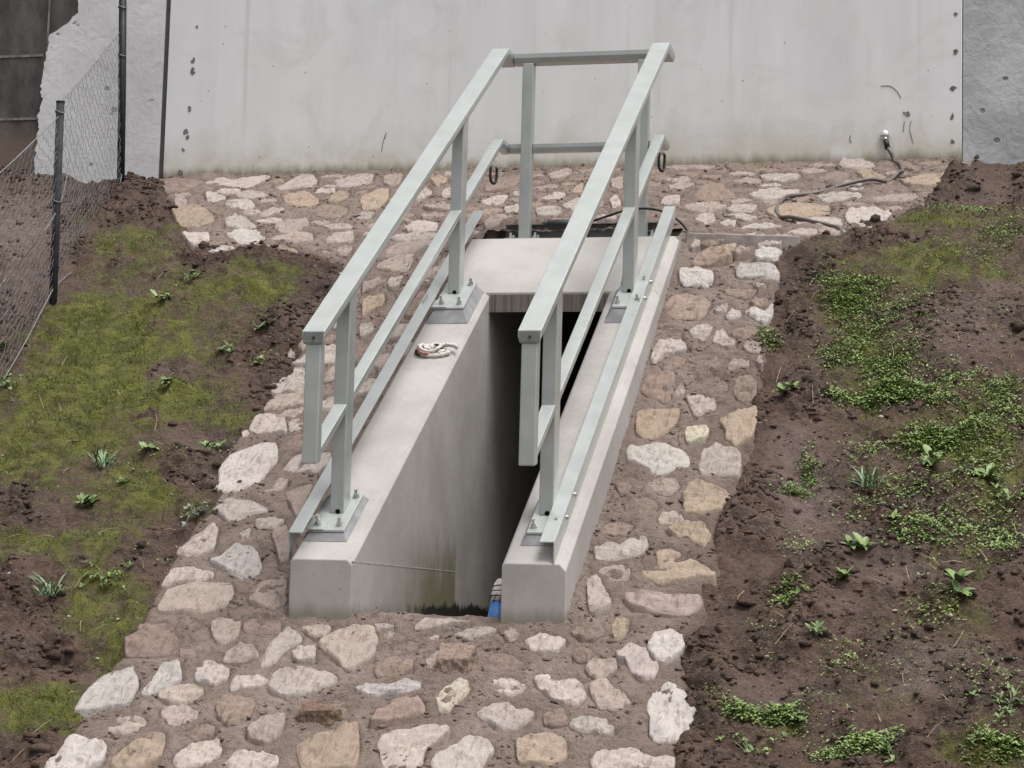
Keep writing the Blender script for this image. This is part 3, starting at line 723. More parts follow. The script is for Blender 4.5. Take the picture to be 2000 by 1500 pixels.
for rank, i in enumerate(order):
    s = stones[i]; vv, ff, rim = stone_mesh(s, i)
    j = rng.uniform(.9, 1.12); col = tuple(v*j*rng.uniform(.985, 1.015) for v in SCOL[s['col']])
    if rank < 98:
        o = mesh_obj('stone', vv, ff, STONE, None, True); rim_attr(o.data, rim); col_attr(o.data, [col]*len(vv)); keep(o, paving)
    else:
        key = 'w' if s['col'] in 'Ww' else ('p' if s['col'] in 'pr' else 'o')
        b = small.setdefault('all', (MB(), [])); b[0].add(vv, ff); b[1].extend(rim); cols.setdefault('all', []).extend([col]*len(vv))
for key, (b, rim) in small.items():
    o = b.obj('small_stones', STONE, None, True); rim_attr(o.data, rim); col_attr(o.data, cols[key]); o['kind'] = 'stuff'; keep(o, paving)
# two stones that jut out of the paving with dark broken fronts
def jut(px_top, px_front, col, label, h):
    top = np.array([ground_pt(u, v+14) for u, v in px_top]); c = top.mean(0)
    mb = MB(); n = len(top)
    base = [(p[0]+(p[0]-c[0])*.12, p[1]+(p[1]-c[1])*.12, G(p[0], p[1])-.04) for p in top]
    mid = [(p[0], p[1]-.005, G(p[0], p[1])+h*w) for p, w in zip(top, px_front)]
    mb.add(base+mid+[(c[0], c[1]+.01, G(c[0], c[1])+h*1.05)], [(j, (j+1) % n, n+(j+1) % n, n+j) for j in range(n)]+[(n+j, n+(j+1) % n, 2*n) for j in range(n)])
    o = mb.obj('stone', STONE, None, False)
    bm = bmesh.new(); bm.from_mesh(o.data); bmesh.ops.recalc_face_normals(bm, faces=bm.faces); bm.to_mesh(o.data); bm.free()
    sd = o.modifiers.new('sub', 'SUBSURF'); sd.subdivision_type = 'SIMPLE'; sd.levels = sd.render_levels = 4
    t = bpy.data.textures.new('stone_relief', 'CLOUDS'); t.noise_scale = .035; t.noise_depth = 4
    dm = o.modifiers.new('relief', 'DISPLACE'); dm.texture = t; dm.strength = .022; dm.texture_coords = 'OBJECT'; dm.texture_coords_object = ground
    rim_attr(o.data, [0.15]*len(o.data.vertices)); col_attr(o.data, [tuple(v*.8 for v in col)]*len(o.data.vertices)); o['label'] = label; keep(o, paving)
jut([(853, 1312), (858, 1290), (868, 1262), (892, 1256), (928, 1266), (926, 1298), (914, 1312)], [1, 1.15, .5, .35, .5, 1.1, 1], (.27, .205, .165), 'jutting stone with a dark broken front', .085)
jut([(583, 1405), (590, 1388), (612, 1372), (640, 1374), (668, 1390), (664, 1408), (640, 1415)], [.8, .9, .3, .3, .5, 1.0, 1.15], (.20, .138, .105), 'jutting brown stone with a dark front', .075)

# ------------------------------------------------------------------ concrete stairwell
YL, YT, YB = 2.384, 3.03, 3.43                      # lip of the roof slab, crest, back edge
well = thing('concrete_stairwell', (0, 0, -.28), 'pale concrete stairwell sunk in the bank with sloping side walls and dark opening', 'stairwell')
def side(x0, x1, ch_out, ch_in, flip):              # sloping wall, chamfered edges, plumb front
    mb = MB(); a, b = (ch_out, ch_in) if not flip else (ch_in, ch_out)
    def ring(y):
        z = TS*y
        return [(x0, y, -1.4), (x1, y, -1.4), (x1, y, z-b), (x1-b, y, z), (x0+a, y, z), (x0, y, z-a)]
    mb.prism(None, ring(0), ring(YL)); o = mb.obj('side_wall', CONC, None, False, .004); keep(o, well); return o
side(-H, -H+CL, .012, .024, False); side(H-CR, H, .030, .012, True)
mb = MB()                                           # roof slab: climbs to the crest, then level
def srow(y, z, th): return [(-H, y, z-th), (H, y, z-th), (H, y, z-.028), (H-.028, y, z), (-H+.012, y, z), (-H, y, z-.012)]
mb.prism(None, srow(YL+.0005, TS*(YL), .107), srow(YT, TS*YT, .107)); o = mb.obj('roof_slab', CONC, None, False, .004); keep(o, well)
mb = MB().box(-H, H, YT+.001, YB, TS*YT-.107, TS*YT-.001); o = mb.obj('landing_slab', CONC, None, False, .003); keep(o, well)
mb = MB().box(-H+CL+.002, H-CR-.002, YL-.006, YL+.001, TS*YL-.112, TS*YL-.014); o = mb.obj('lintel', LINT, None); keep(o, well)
mb = MB()
for x0, x1 in ((-H, -H+CL), (H-CR, H)):
    mb.add([(x0, YL+.002, -1.4), (x1, YL+.002, -1.4), (x1, 6.2, -1.4), (x0, 6.2, -1.4), (x0, YL+.002, TS*YL-.1035), (x1, YL+.002, TS*YL-.1035), (x1, YT, TS*YT-.1055), (x0, YT, TS*YT-.1055), (x1, 6.2, TS*YT-.1055), (x0, 6.2, TS*YT-.1055)],
           [(0, 1, 5, 4), (1, 2, 8, 6, 5), (3, 0, 4, 7, 9), (2, 3, 9, 8), (4, 5, 6, 7), (7, 6, 8, 9), (0, 3, 2, 1)])
o = mb.obj('passage_wall', CONC, None); keep(o, well)
mb = MB().box(-H+CL, H-CR, 5.9, 6.15, -1.4, 2.0); mb.box(-H+.002, H-.002, YB+.001, 6.19, TS*YT-.109, TS*YT-.006); o = mb.obj('passage_end', CONC, None); keep(o, well)
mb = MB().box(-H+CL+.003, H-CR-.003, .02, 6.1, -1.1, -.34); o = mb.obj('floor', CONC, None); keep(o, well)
mb = MB().box(-H+CL-.004, -H+CL+.0012, .004, 1.81, -.008, -.003); o = mb.obj('joint_ridge', flat_mat('pale laitance', (.42, .41, .37), .8, .2, 0, .2, 12), None); keep(o, well)
# grout pads under the post plates
PLATES = [(-.512, .29, .030), (-.492, 2.22, .062), (.489, .29, .036), (.489, 2.22, .062)]
for (px_, py_, th) in PLATES:
    w, l = (.086 if px_ < 0 else .075), .145; f = .45*th+.008
    lo = [(px_-w-f, py_-l-f), (px_+w+f, py_-l-f), (px_+w+f, py_+l+f*.6), (px_-w-f, py_+l+f*.6)]; hi = [(px_-w+.004, py_-l+.004), (px_+w-.004, py_-l+.004), (px_+w-.004, py_+l-.004), (px_-w+.004, py_+l-.004)]
    mb = MB().hexa([(max(-H+.013, min(.568, x)), y, TS*y+.001) for x, y in lo]+[(x, y, TS*y+th) for x, y in hi]); o = mb.obj('grout_pad', GROUT, None, False, .004); keep(o, well)

# ------------------------------------------------------------------ guardrail
rail = thing('guardrail', (0, 0, 0), 'pale grey green guardrail with sloping double rails bolted on the stairwell walls', 'guardrail')
XL, XR, RH, MH = -.504, .473, 1.101, .545
YF, YJ, YA, YE = -.155, 3.03, 3.162, 3.385
ZA = TS*YA
def prof(w, t, ch):  return [(-w/2, 0), (w/2, 0), (w/2, -t*.5), (w/2-ch, -t), (-w/2+ch, -t), (-w/2, -t*.5)]
def sloped(name, x, y0, y1, h, w, t, ch, bev=.003):
    P = prof(w, t, ch); r = lambda y: [(x+a, y, TS*y+h+b) for a, b in P][::-1]
    mb = MB().prism(None, r(y0), r(y1)); return mb.obj(name, RAIL, rail, False, bev)
for x in (XL, XR):
    o = sloped('top_rail', x, YF, YJ-.003, RH, .105, .060, .010)
    cap = MB().box(x-.046, x+.046, YF-.004, YF+.001, TS*YF+RH-.054, TS*YF+RH-.004).obj('end_cap', flat_mat('grey end cap', (.17, .18, .17), .5, .4), o, False, .002)
    MB().tube([(x+.003, YF-.010, TS*YF+RH-.030), (x+.003, YF-.003, TS*YF+RH-.030)], .006, 10).obj('rivet', POSTM2, cap)
    for (h, w, t, nm) in ((RH, .105, .060, 'corner_rail'), (MH, .066, .052, 'mid_corner_rail')):   # knee: slope, apex, level arm
        P = prof(w, t, .008)[::-1]; n = len(P); ye = YE if h == RH else YE-.02
        R0 = [(x+a, YJ+.001, TS*(YJ)+h+b) for a, b in P]; R1 = [(x+a, YA, ZA+h+b) for a, b in P]; R2 = [(x+a, ye, ZA+h+b) for a, b in P]
        mb = MB(); mb.add(R0+R1+R2, [tuple(range(n))[::-1], tuple(range(2*n, 3*n))]+[(k*n+i, k*n+(i+1) % n, (k+1)*n+(i+1) % n, (k+1)*n+i) for k in (0, 1) for i in range(n)])
        mb.obj(nm, RAIL, rail, False, .003)
    for (y0, y1) in ((YF+.062, .265), (.367, 2.22), (2.322, YJ-.003)): sloped('mid_rail', x, y0, y1, MH, .062, .052, .006)
    # upright loop end joining the two rails
    zt = TS*(YF+.03)+RH-.060
    mb = MB().hexa([(x-.036, YF+.004, .412), (x+.036, YF+.004, .412), (x+.036, YF+.062, .425), (x-.036, YF+.062, .425), (x-.036, YF+.004, TS*(YF+.004)+RH-.059), (x+.036, YF+.004, TS*(YF+.004)+RH-.059), (x+.036, YF+.062, TS*(YF+.062)+RH-.059), (x-.036, YF+.062, TS*(YF+.062)+RH-.059)])
    mb.obj('end_upright', RAIL, rail, False, .006)
    for (y0, th) in ((.265, .030 if x < 0 else .036), (2.22, .062)):
        y1 = y0+.10; b = th+.012
        mb = MB().hexa([(x-.033, y0, TS*y0+b), (x+.033, y0, TS*y0+b), (x+.033, y1, TS*y1+b), (x-.033, y1, TS*y1+b), (x-.033, y0, TS*y0+RH-.061), (x+.033, y0, TS*y0+RH-.061), (x+.033, y1, TS*y1+RH-.061), (x-.033, y1, TS*y1+RH-.061)])
        p = mb.obj('post', RAIL, rail, False, .005)
        MB().tube([(x+.006, y0-.0015, TS*y0+b+.010), (x+.006, y0+.004, TS*y0+b+.010)], .012, 12).obj('drain_hole', DARK, p)
# cross rails and rear posts
P = prof(.105, .060, .010)
mb = MB().prism(None, [(XL+.054, YE-.0525+a, ZA+RH-.001+b) for a, b in P], [(XR-.054, YE-.0525+a, ZA+RH-.001+b) for a, b in P]); mb.obj('cross_rail', RAIL, rail, False, .003)
P = prof(.062, .052, .006)
for x0, x1 in ((XL+.034, -.396), (-.324, .314), (.386, XR-.034)):
    mb = MB().prism(None, [(x0, YE-.052+a, ZA+MH-.001+b) for a, b in P], [(x1, YE-.052+a, ZA+MH-.001+b) for a, b in P]); mb.obj('cross_mid_rail', RAIL, rail, False, .003)
ZT = TS*YT
for x in (-.36, .35):
    MB().box(x-.035, x+.035, YE-.10, YE-.035, ZT+.0405, ZA+RH-.062).obj('post', RAIL, rail, False, .005)
    keep(MB().box(x-.10, x+.10, YE-.14, YE-.025, ZT-.002, ZT+.0275).obj('grout_pad', GROUT, None, False, .003), well)
    bp = MB().box(x-.11, x+.11, YE-.15, YE-.02, ZT+.028, ZT+.040).obj('base_plate', RAIL, rail, False, .002)
    for bx in (-.075, .075):
        for by in (YE-.125, YE-.045):
            mbb = MB().tube([(x+bx, by, ZT+.040), (x+bx, by, ZT+.054)], .015, 6); mbb.tube([(x+bx, by, ZT+.054), (x+bx, by, ZT+.075)], .008, 8); mbb.obj('bolt', STEEL, bp)
NRM = Vector((0, -TS, 1)).normalized()
def bolt(x, y, base, parent, r=.014, h=.014, stud=.022):
    p = Vector((x, y, TS*y+base)); mbb = MB().tube([p, p+NRM*.004], r*1.35, 12); mbb.tube([p+NRM*.004, p+NRM*(.004+h)], r, 6); mbb.tube([p+NRM*(.004+h), p+NRM*(.004+h+stud)], r*.55, 8); return mbb.obj('bolt', STEEL, parent)
for (cx, cy, th) in PLATES:
    pw = .086 if cx < 0 else .075; bp = MB().box(cx-pw, cx+pw, cy-.145, cy+.145, th+.0008, th+.012, TS).obj('base_plate', RAIL, rail, False, .002)
    sgn = 1 if cx < 0 else -1
    for bx, by in ((.052*sgn, -.105), (.060*sgn, .108), (-.055*sgn, .112)): bolt(cx+bx, cy+by, th+.012, bp)
    # angle bracket tying the kick plate to the base plate
    xo = -.638 if cx < 0 else .5655; x_in = cx-.012*sgn if cx < 0 else cx+.02
    xa, xb = sorted((xo+.001*sgn, x_in))
    br = MB().box(xa, xb, cy-.15, cy-.07, th+.0128, th+.018, TS)
    xc, xd = sorted((xo+.001*sgn, xo+.007*sgn)); br.box(xc, xd, cy-.15, cy-.07, th+.0185, th+.058, TS)
    b = br.obj('bracket', RAIL, rail, False, .0015); bolt(x_in-.035*sgn, cy-.11, th+.018, b, .014, .016, .026)
# kick plates: an L section along each wall and one across the back
for sgn, xo, xi, y0, y1 in ((-1, -.652, -.585, .035, 3.19), (1, .572, .505, .0, 3.20)):
    a, b = sorted((xo, xi)); mb = MB()
    mb.box(a, b, y0, y1, .092, .098, TS); c, d = sorted((xo, xo-sgn*.006)); mb.box(c, d, y0, y1, .002, .0918, TS)
    kp = mb.obj('kick_plate', RAIL, rail, False, .0015)
    if sgn > 0:
        for yy in (.25, .42, 2.20, 2.38):
            p = Vector((xo, yy, TS*yy+.052)); MB().tube([p, p+Vector((.006, 0, 0)), p+Vector((.011, 0, 0))], [.012, .012, .006], 10).obj('bolt', STEEL, kp)
DK = flat_mat('back kick plate shaded grey', (.16, .17, .165), .5, .4)  # darker than the other kick plates: the back plate's shadow is in its colour
mb = MB().box(-.50, .50, YE+.022, YE+.028, ZT+.002, ZT+.150); mb.box(-.50, .50, YE-.012, YE+.0215, ZT+.144, ZT+.150); kp = mb.obj('kick_plate', DK, rail, False, .0015)

# ------------------------------------------------------------------ walls
YW = 5.0
def wall_panel(name, x0, x1, y0, z1, mat, label, cat='concrete wall', depth=.35):
    o = MB().box(x0, x1, y0, y0+depth, 2.4, z1).obj(name, mat, None, False, .006); tag(o, label, cat); return o
XJ, XK = -3.447, 2.182
main = wall_panel('retaining_wall', XJ+.022, XK, YW, 5.6, WALL, 'tall smooth pale grey concrete wall panel behind the stairwell')
jm = MB().box(XJ-.012, XJ+.021, YW+.012, YW+.25, 2.4, 5.58).obj('joint_seal', JOINT, main)
for (u, v, r) in [(378, 118, .018), (376, 140, .022), (371, 213, .017), (363, 258, .016), (366, 268, .012), (358, 293, .013), (353, 338, .018), (385, 53, .010), (1867, 28, .015), (1866, 100, .016), (1861, 172, .017), (1860, 230, .018), (1861, 277, .014), (1772, 222, .016), (752, 268, .008)]:
    p = at_y(u, v, YW); n = 9; ring = [(p[0]+r*(1+.35*rng.normal())*math.cos(k*2*math.pi/n), YW-.0025, p[2]+r*1.1*(1+.3*rng.normal())*math.sin(k*2*math.pi/n)) for k in range(n)]
    mesh_obj('tie_hole', ring, [tuple(range(n))[::-1]], flat_mat('tie hole grey', (.17, .16, .155), .9, .1, 0, .5, 60), main)
def scratch(pts, r):
    P = spline([tuple(at_y(u, v, YW-.001)) for u, v in pts], 5); MB().tube(P, [r*.4]+[r]*(len(P)-2)+[r*.3], 5).obj('scrape_mark', flat_mat('scrape grey', (.24, .23, .225), .9, .1, 0, .4, 50), main)
scratch([(755, 258), (749, 275), (745, 298)], .0035); scratch([(1720, 168), (1738, 168), (1752, 178), (1760, 192)], .003); scratch([(1764, 218), (1772, 225), (1778, 224)], .006)
scratch([(1767, 236), (1765, 248), (1765, 258)], .0035); scratch([(1780, 236), (1777, 252), (1784, 282)], .003); scratch([(1661, 264), (1660, 272), (1663, 279)], .004)
rr = wall_panel('rough_wall', XK+.004, 7.5, YW+.005, 5.6, ROUGH_R, 'rough blue grey rendered wall at the right of the smooth panel')
dw = MB().box(-9.5, -3.47, YW+.035, YW+.4, 2.4, 5.6).obj('block_wall', BLOCK, None); tag(dw, 'dark weathered block wall at the far left, partly covered by grey render', 'block wall')
mb = MB()
for v in (107, 230):
    z = at_y(40, v, YW)[2]; mb.box(-9.4, -4.42, YW+.029, YW+.0345, z-.010, z+.008)
xj = at_y(91, 50, YW)[0]; mb.box(xj-.008, xj+.006, YW+.0285, YW+.0344, at_y(92, 104, YW)[2], 5.5)
mb.obj('mortar_joint', flat_mat('pale mortar joint', (.20, .185, .17), .9, .1, 0, .3, 20), dw)
edge = [(150, -420), (146, -200), (150, 0), (153, 24), (140, 33), (131, 45), (111, 60), (96, 68), (93, 90), (91, 102), (89, 112), (84, 127), (86, 132), (81, 150), (79, 168), (80, 185), (83, 194), (79, 201), (77, 216), (72, 226), (74, 240), (76, 252), (70, 268), (73, 274), (67, 290), (70, 300), (66, 318), (69, 345), (69, 420)]
E2 = []
for (a, b) in zip(edge[:-1], edge[1:]):
    for k in range(3):
        q = k/3; E2.append((a[0]+(b[0]-a[0])*q+rng.normal(0, 1.1), a[1]+(b[1]-a[1])*q))
E3 = [at_y(u, v, YW) for u, v in E2]; E3 = [(p[0], p[2]) for p in E3]; E3 = [(E3[0][0]-.01, 5.6)]+[e for e in E3 if 2.41 < e[1] < 5.59]+[(E3[-1][0], 2.4)]
xr_ = XJ-.014; vv, ff = [], []
for (x, z) in E3:
    vv += [(x, YW+.004, z), (xr_, YW+.004, z), (x, YW+.034, z), (xr_, YW+.034, z)]
for i in range(len(E3)-1):
    a, b = 4*i, 4*i+4
    ff += [(a+0, b+0, b+1, a+1), (a+2, b+2, b+0, a+0), (a+1, b+1, b+3, a+3)]
ff += [(0, 1, 3, 2)]
rc = mesh_obj('render_coat', vv, ff, ROUGH_L); tag(rc, 'light grey render coat with a ragged left edge over the dark blocks', 'render coat')

# ------------------------------------------------------------------ kerb, hose, cable, small things
k0, k1 = np.array([.655, 3.20]), np.array([1.33, 3.16])
mb = MB().hexa([(.648, 3.125, 1.86), (1.31, 3.085, 1.84), (1.31, 3.20, 1.84), (.648, 3.24, 1.86), (.648, 3.125, 2.022), (1.31, 3.085, 1.985), (1.31, 3.20, 1.992), (.648, 3.24, 2.028)])
kb = mb.obj('concrete_kerb', KERB, None, False, .006); tag(kb, 'short muddy concrete kerb running right from the top of the stairwell', 'kerb')
hp = [at_y(1733, 287, YW-.03), at_y(1739, 297, YW-.05), at_y(1748, 315, YW-.06)]
hg = [(1758, 332), (1763, 346), (1755, 356), (1735, 362), (1700, 369), (1650, 377), (1600, 384), (1560, 392), (1535, 400), (1520, 412), (1517, 424), (1525, 434), (1545, 440), (1585, 445), (1620, 449), (1640, 456), (1650, 466)]
for j, (u, v) in enumerate(hg):
    g_ = ground_pt(u, v); hp.append(np.array([g_[0], g_[1], surf(g_[0], g_[1])+(.022 if j < len(hg)-1 else -.03)]))
hose = thing('hose', tuple(hp[0]), 'grey brown hose curling over the stones from a shiny wall fitting', 'hose')
keep(MB().tube(spline(hp, 7), .0125, 8).obj('tube', HOSEM, None, True), hose)
wp = at_y(1728, 265, YW); v0 = Vector(wp)+Vector((0, -.035, 0)); v1 = Vector(hp[0])
mb = MB().tube([Vector(wp)+Vector((0, .01, 0)), v0+Vector((0, .015, 0)), v0+Vector((0, .004, 0)), v0, v0+Vector((0, -.006, 0))], [.030, .032, .030, .022, .008], 16); keep(mb.obj('wall_fitting', STEEL, None, True), hose)
keep(MB().tube([v0+(v1-v0)*.25, v0+(v1-v0)*.45], .014, 10).obj('nozzle', STEEL, None, True), hose)
keep(MB().tube([v0+(v1-v0)*.42, v1+(v1-v0)*.18], .018, 10).obj('collar', BLACK, None, True), hose)
cp = [at_y(1062, 446, 3.26), at_y(1085, 444, 3.25), at_y(1110, 440, 3.25), at_y(1140, 437, 3.25), at_y(1163, 430, 3.25), at_y(1190, 421, 3.24), at_y(1218, 412, 3.24), at_y(1245, 408, 3.24), at_y(1272, 408, 3.24), at_y(1300, 415, 3.24), at_y(1323, 429, 3.24), at_y(1338, 444, 3.24), at_y(1346, 460, 3.23), at_y(1348, 476, 3.23)]
cable = thing('cable', tuple(cp[0]), 'black cable with thick connector lying on the top edge of the stairwell', 'cable')
keep(MB().tube(spline(cp[2:], 6), .0075, 8).obj('cord', BLACK, None, True), cable)
keep(MB().tube([tuple(p) for p in spline([tuple(cp[0]+np.array([0, 0, .016])), tuple(cp[1]+np.array([0, 0, .016])), tuple(cp[2]+np.array([0, 0, .006])), tuple(cp[3])], 4)], [.014, .02, .027, .03, .031, .031, .03, .029, .027, .02, .014, .011, .009], 12).obj('connector', BLACK, None, True), cable)

def loop_hook(x, y, ztop, drop, label):
    t = thing('hanging_loop', (x, y, ztop), label, 'loop', 'black loops under the mid rails')
    pts = [(x-.012, y-.030, ztop), (x-.014, y-.030, ztop-drop*.55), (x-.010, y-.024, ztop-drop*.9), (x, y-.004, ztop-drop), (x+.006, y+.020, ztop-drop*.86), (x+.010, y+.028, ztop-drop*.5), (x+.010, y+.030, ztop-.0)]
    keep(MB().tube(spline(pts, 6), .0085, 8).obj('strap', BLACK, None, True), t)
    keep(MB().box(x-.018, x+.018, y-.038, y+.038, ztop-.004, ztop+.010).obj('clip', STEEL, None, False, .002), t)
loop_hook(XL+.036, 2.93, TS*2.93+MH-.070, .100, 'black strap loop hanging under the left mid rail by its top bend')
loop_hook(XR+.036, 3.06, TS*3.06+MH-.070, .105, 'black strap loop hanging under the right mid rail by its top bend')

# coil of strap on the left wall
cpt = np.array([-.470, 1.745, TS*1.745+.002]); ex = Vector((1, 0, 0)); ey = Vector((0, 1, TS)).normalized()
strap = thing('strap_coil', tuple(cpt), 'small bundle of twisted white strap with red and brown strands on the left wall', 'strap')
def coil(rx, ry, cx, cy, a0, a1, h, r, mat, name, wob=0):
    pts = []
    for k in range(26):
        a = a0+(a1-a0)*k/25; p = Vector(cpt)+ex*(cx+rx*math.cos(a))+ey*(cy+ry*math.sin(a))+NRM*(h+wob*math.sin(a*2.3)); pts.append(p)
    rs = [r*(1+.25*math.sin(k*1.7)) for k in range(26)]
    keep(MB().tube(pts, rs, 8).obj(name, mat, None, True), strap)
coil(.072, .055, -.01, .01, .6, 5.9, .014, .011, WHITE_CLOTH, 'white_strand', .004); coil(.058, .045, -.02, .0, 2.4, 6.6, .032, .010, WHITE_CLOTH, 'white_strand', .006)
coil(.085, .050, .005, -.01, 3.0, 6.0, .010, .012, WHITE_CLOTH, 'white_strand', .003); coil(.06, .052, -.025, -.008, 2.6, 4.9, .024, .008, RED_CLOTH, 'red_strand', .003)
coil(.045, .035, -.015, .015, 0, 6.2, .012, .012, BROWN_CLOTH, 'brown_strand', .004); coil(.020, .016, -.03, .012, 0, 6.28, .022, .012, WHITE_CLOTH, 'white_strand', .002)
coil(.10, .03, .02, .0, -.2, 1.2, .03, .011, WHITE_CLOTH, 'white_strand', .002); coil(.085, .045, -.01, -.004, 2.2, 4.0, .008, .010, BROWN_CLOTH, 'brown_strand', .002)

# blue pipe end with a white netted sleeve inside the opening
pipe = thing('blue_pipe', (.285, .2, -.32), 'short blue pipe with white netted sleeve beside the right wall of the opening', 'pipe')
b0, b1 = Vector((.268, .17, -.34)), Vector((.279, .23, -.165)); b2 = Vector((.290, .27, -.075))
keep(MB().tube([b0, b1], [.046, .037], 16).obj('tube', BLUE, None, True), pipe)
sl = MB().tube([b1-(b1-b0)*.05, b1+(b2-b1)*.3, b1+(b2-b1)*.75, b2, b2+(b2-b1)*.12], [.041, .045, .043, .034, .012], 16); so = sl.obj('sleeve', WHITE_CLOTH, None, True); keep(so, pipe)
mb = MB()
for k in range(1, 4):
    p = b1+(b2-b1)*(k*.25-.02); mb.tube([p+Vector((.0455*math.cos(a), .0455*math.sin(a), -.008*math.sin(a))) for a in np.linspace(0, 6.283, 20)], .0022, 5, False)
for a in np.linspace(2.5, 5.5, 6):
    mb.tube([b1+(b2-b1)*q+Vector((.0462*math.cos(a+q*.4), .0462*math.sin(a+q*.4), 0)) for q in (0, .25, .5, .72)], .002, 5)
keep(mb.obj('netting', BLACK, None), pipe)

# ------------------------------------------------------------------ wire fence on the left bank
def fpost(u, v): g_ = ground_pt(u, v); return Vector((g_[0], g_[1], surf(g_[0], g_[1])))
A, B, D3 = fpost(237, 365), fpost(104, 590), fpost(-80, 880)
Bt = Vector(at_y(118, 200, B.y)); At = Vector(at_y(240, -40, A.y)); N1 = Vector(at_y(234, 62, A.y)); Dt = D3+Vector((-.03, 0, 1.35))
fence = thing('wire_fence', tuple(A), 'dark posts with hexagonal wire netting and slack wires down the left bank', 'wire fence')
for nm, p, q, r, m in (('post', A, At, .028, POSTM), ('post', B, Bt, .025, POSTM2), ('post', D3, Dt, .025, POSTM2)):
    mbp = MB().tube([p-Vector((0, 0, .2)), p+(q-p)*.4, q], r, 10); mbp.tube([q, q+Vector((0, 0, .006))], r*1.1, 10); o = mbp.obj(nm, m, None, True); keep(o, fence)
    for f_ in (.62, .86, .97) if p is A else (.5, .95):
        c_ = p+(q-p)*f_; w_ = MB().tube([c_+Vector((math.cos(a)*(r+.004), math.sin(a)*(r+.004), .008*math.sin(a*2))) for a in np.linspace(0, 12.2, 28)], .003, 5); wo_ = w_.obj('wire_tie', WIRE, None); wo_.parent = o
def net(p00, p10, p11, p01, cw, ch, sag=.02):       # bottom a, bottom b, top b, top a
    L = ((p10-p00).length+(p11-p01).length)/2; Hh = ((p01-p00).length+(p11-p10).length)/2
    nx, ny = max(2, int(L/cw)), max(2, int(Hh/ch)); mb = MB()
    def P(i, j):
        u = i/nx; w = j/ny; p = (p00*(1-u)+p10*u)*(1-w)+(p01*(1-u)+p11*u)*w
        j_ = perlin(i*1.37+.2, j*1.71+.4, 3), perlin(i*1.1+9, j*1.3+5, 4)
        return p+Vector((.010*float(j_[0]), .012*float(j_[1])+sag*math.sin(u*6.3)*math.sin(w*3.1), .010*float(j_[1])))
    for j in range(ny):
        for i in range(nx):
            o_ = .5 if j % 2 else 0; a = P(i+o_, j+.15); b = P(i+o_, j+.75); mb.tube([a, b], .0019, 3, False)      # twisted joint
            o2 = .5 if (j+1) % 2 else 0
            for di in (-.5, .5):
                c_ = P(i+o_+di, j+1.15)
                if i+o_+di <= nx+.01 and i+o_+di >= -.01: mb.tube([b, c_], .0013, 3, False)
    return mb
up_ = Vector((0, 0, .03))
keep(net(A+up_, B+up_, Bt-Vector((0, 0, .02)), N1, .115, .042).obj('netting', WIRE, None), fence)
keep(net(B+up_, D3+up_, Dt-Vector((0, 0, .05)), Bt-Vector((0, 0, .08)), .105, .044).obj('netting', WIRE, None), fence)
mb = MB()
for pp in ([N1, (N1+Bt)/2-Vector((0, 0, .02)), Bt], [Bt-Vector((0, 0, .08)), (Bt+Dt)/2-Vector((0, 0, .05)), Dt], [A+up_*2, (A+B)/2+Vector((.12, 0, -.0)), B+up_*3], [B+up_*3, (B+D3)/2+Vector((.02, 0, .05)), D3+up_*2],
           [A+(N1-A)*.12+Vector((-.4, .0, .08)), B+(Bt-B)*.45, B+(Bt-B)*.12+Vector((-.2, -.3, -.1)), D3+(Dt-D3)*.5]):
    mb.tube(spline([tuple(p) for p in pp], 8), .0034, 5)
keep(mb.obj('line_wire', WIRE, None), fence)
mk = ground_pt(249, 350); tip = Vector((mk[0], mk[1], surf(mk[0], mk[1])))
mkt = thing('marker_peg', tuple(tip), 'small orange topped marker peg by the tall fence post', 'peg')
keep(MB().tube([tip-Vector((0, 0, .05)), tip+Vector((.004, 0, .035))], .014, 8).obj('stake', flat_mat('peg wood', (.3, .2, .15), .8), None), mkt)
keep(MB().tube([tip+Vector((.004, 0, .034)), tip+Vector((.005, 0, .062)), tip+Vector((.005, 0, .070))], [.019, .022, .012], 8).obj('cap', ORANGE, None, True), mkt)

# ------------------------------------------------------------------ moss, ground cover, weeds, pebbles
def normals_at(x, y): return Vector((0, -.45, 1)).normalized()
def leaves_obj(name, V_, F_, T_, mat):
    me = bpy.data.meshes.new(name); co = np.array(V_, np.float32); me.from_pydata(co.tolist(), [], F_); me.update()
    a = me.attributes.new('tint', 'FLOAT', 'POINT'); a.data.foreach_set('value', np.array(T_, np.float32)); me.materials.append(mat)
    o = bpy.data.objects.new(name, me); C.objects.link(o); return o
Zf = np.maximum(Zs, np.where(SDn > -.05, Zm, -9))
wgt = np.clip(moss-.15, 0, 1)**1.3*np.clip(.5+1.6*fbm(X, Y, 8, 4, 97), .05, 1.5)*(fine > .9)*(SDn < .03)*(U > -60)*(U < 2060)*(V < 1560); wgt = wgt/wgt.sum()
NB = 52000; pick = rng.choice(X.size, NB, p=wgt.ravel())
bx = X.ravel()[pick]+rng.uniform(-.5, .5, NB)*STEP; by = Y.ravel()[pick]+rng.uniform(-.5, .5, NB)*STEP; bz = Zf.ravel()[pick]-.003
an = rng.uniform(0, 2*math.pi, NB); ln_ = rng.gamma(2.6, .0036, NB); lean = rng.normal(0, .6, (NB, 2)); wd_ = rng.uniform(.0012, .0028, NB)
tx = bx+ln_*lean[:, 0]; ty = by+ln_*(lean[:, 1]-.35); tz = bz+ln_*.95
Vb = np.stack([np.stack([bx+np.cos(an)*wd_, by+np.sin(an)*wd_, bz], 1), np.stack([bx-np.cos(an)*wd_, by-np.sin(an)*wd_, bz], 1), np.stack([tx, ty, tz], 1)], 1).reshape(-1, 3)
tint = np.repeat(np.clip(.45+.35*fbm(bx, by, 6, 2, 91)*2+rng.normal(0, .22, NB), 0, 1), 3)
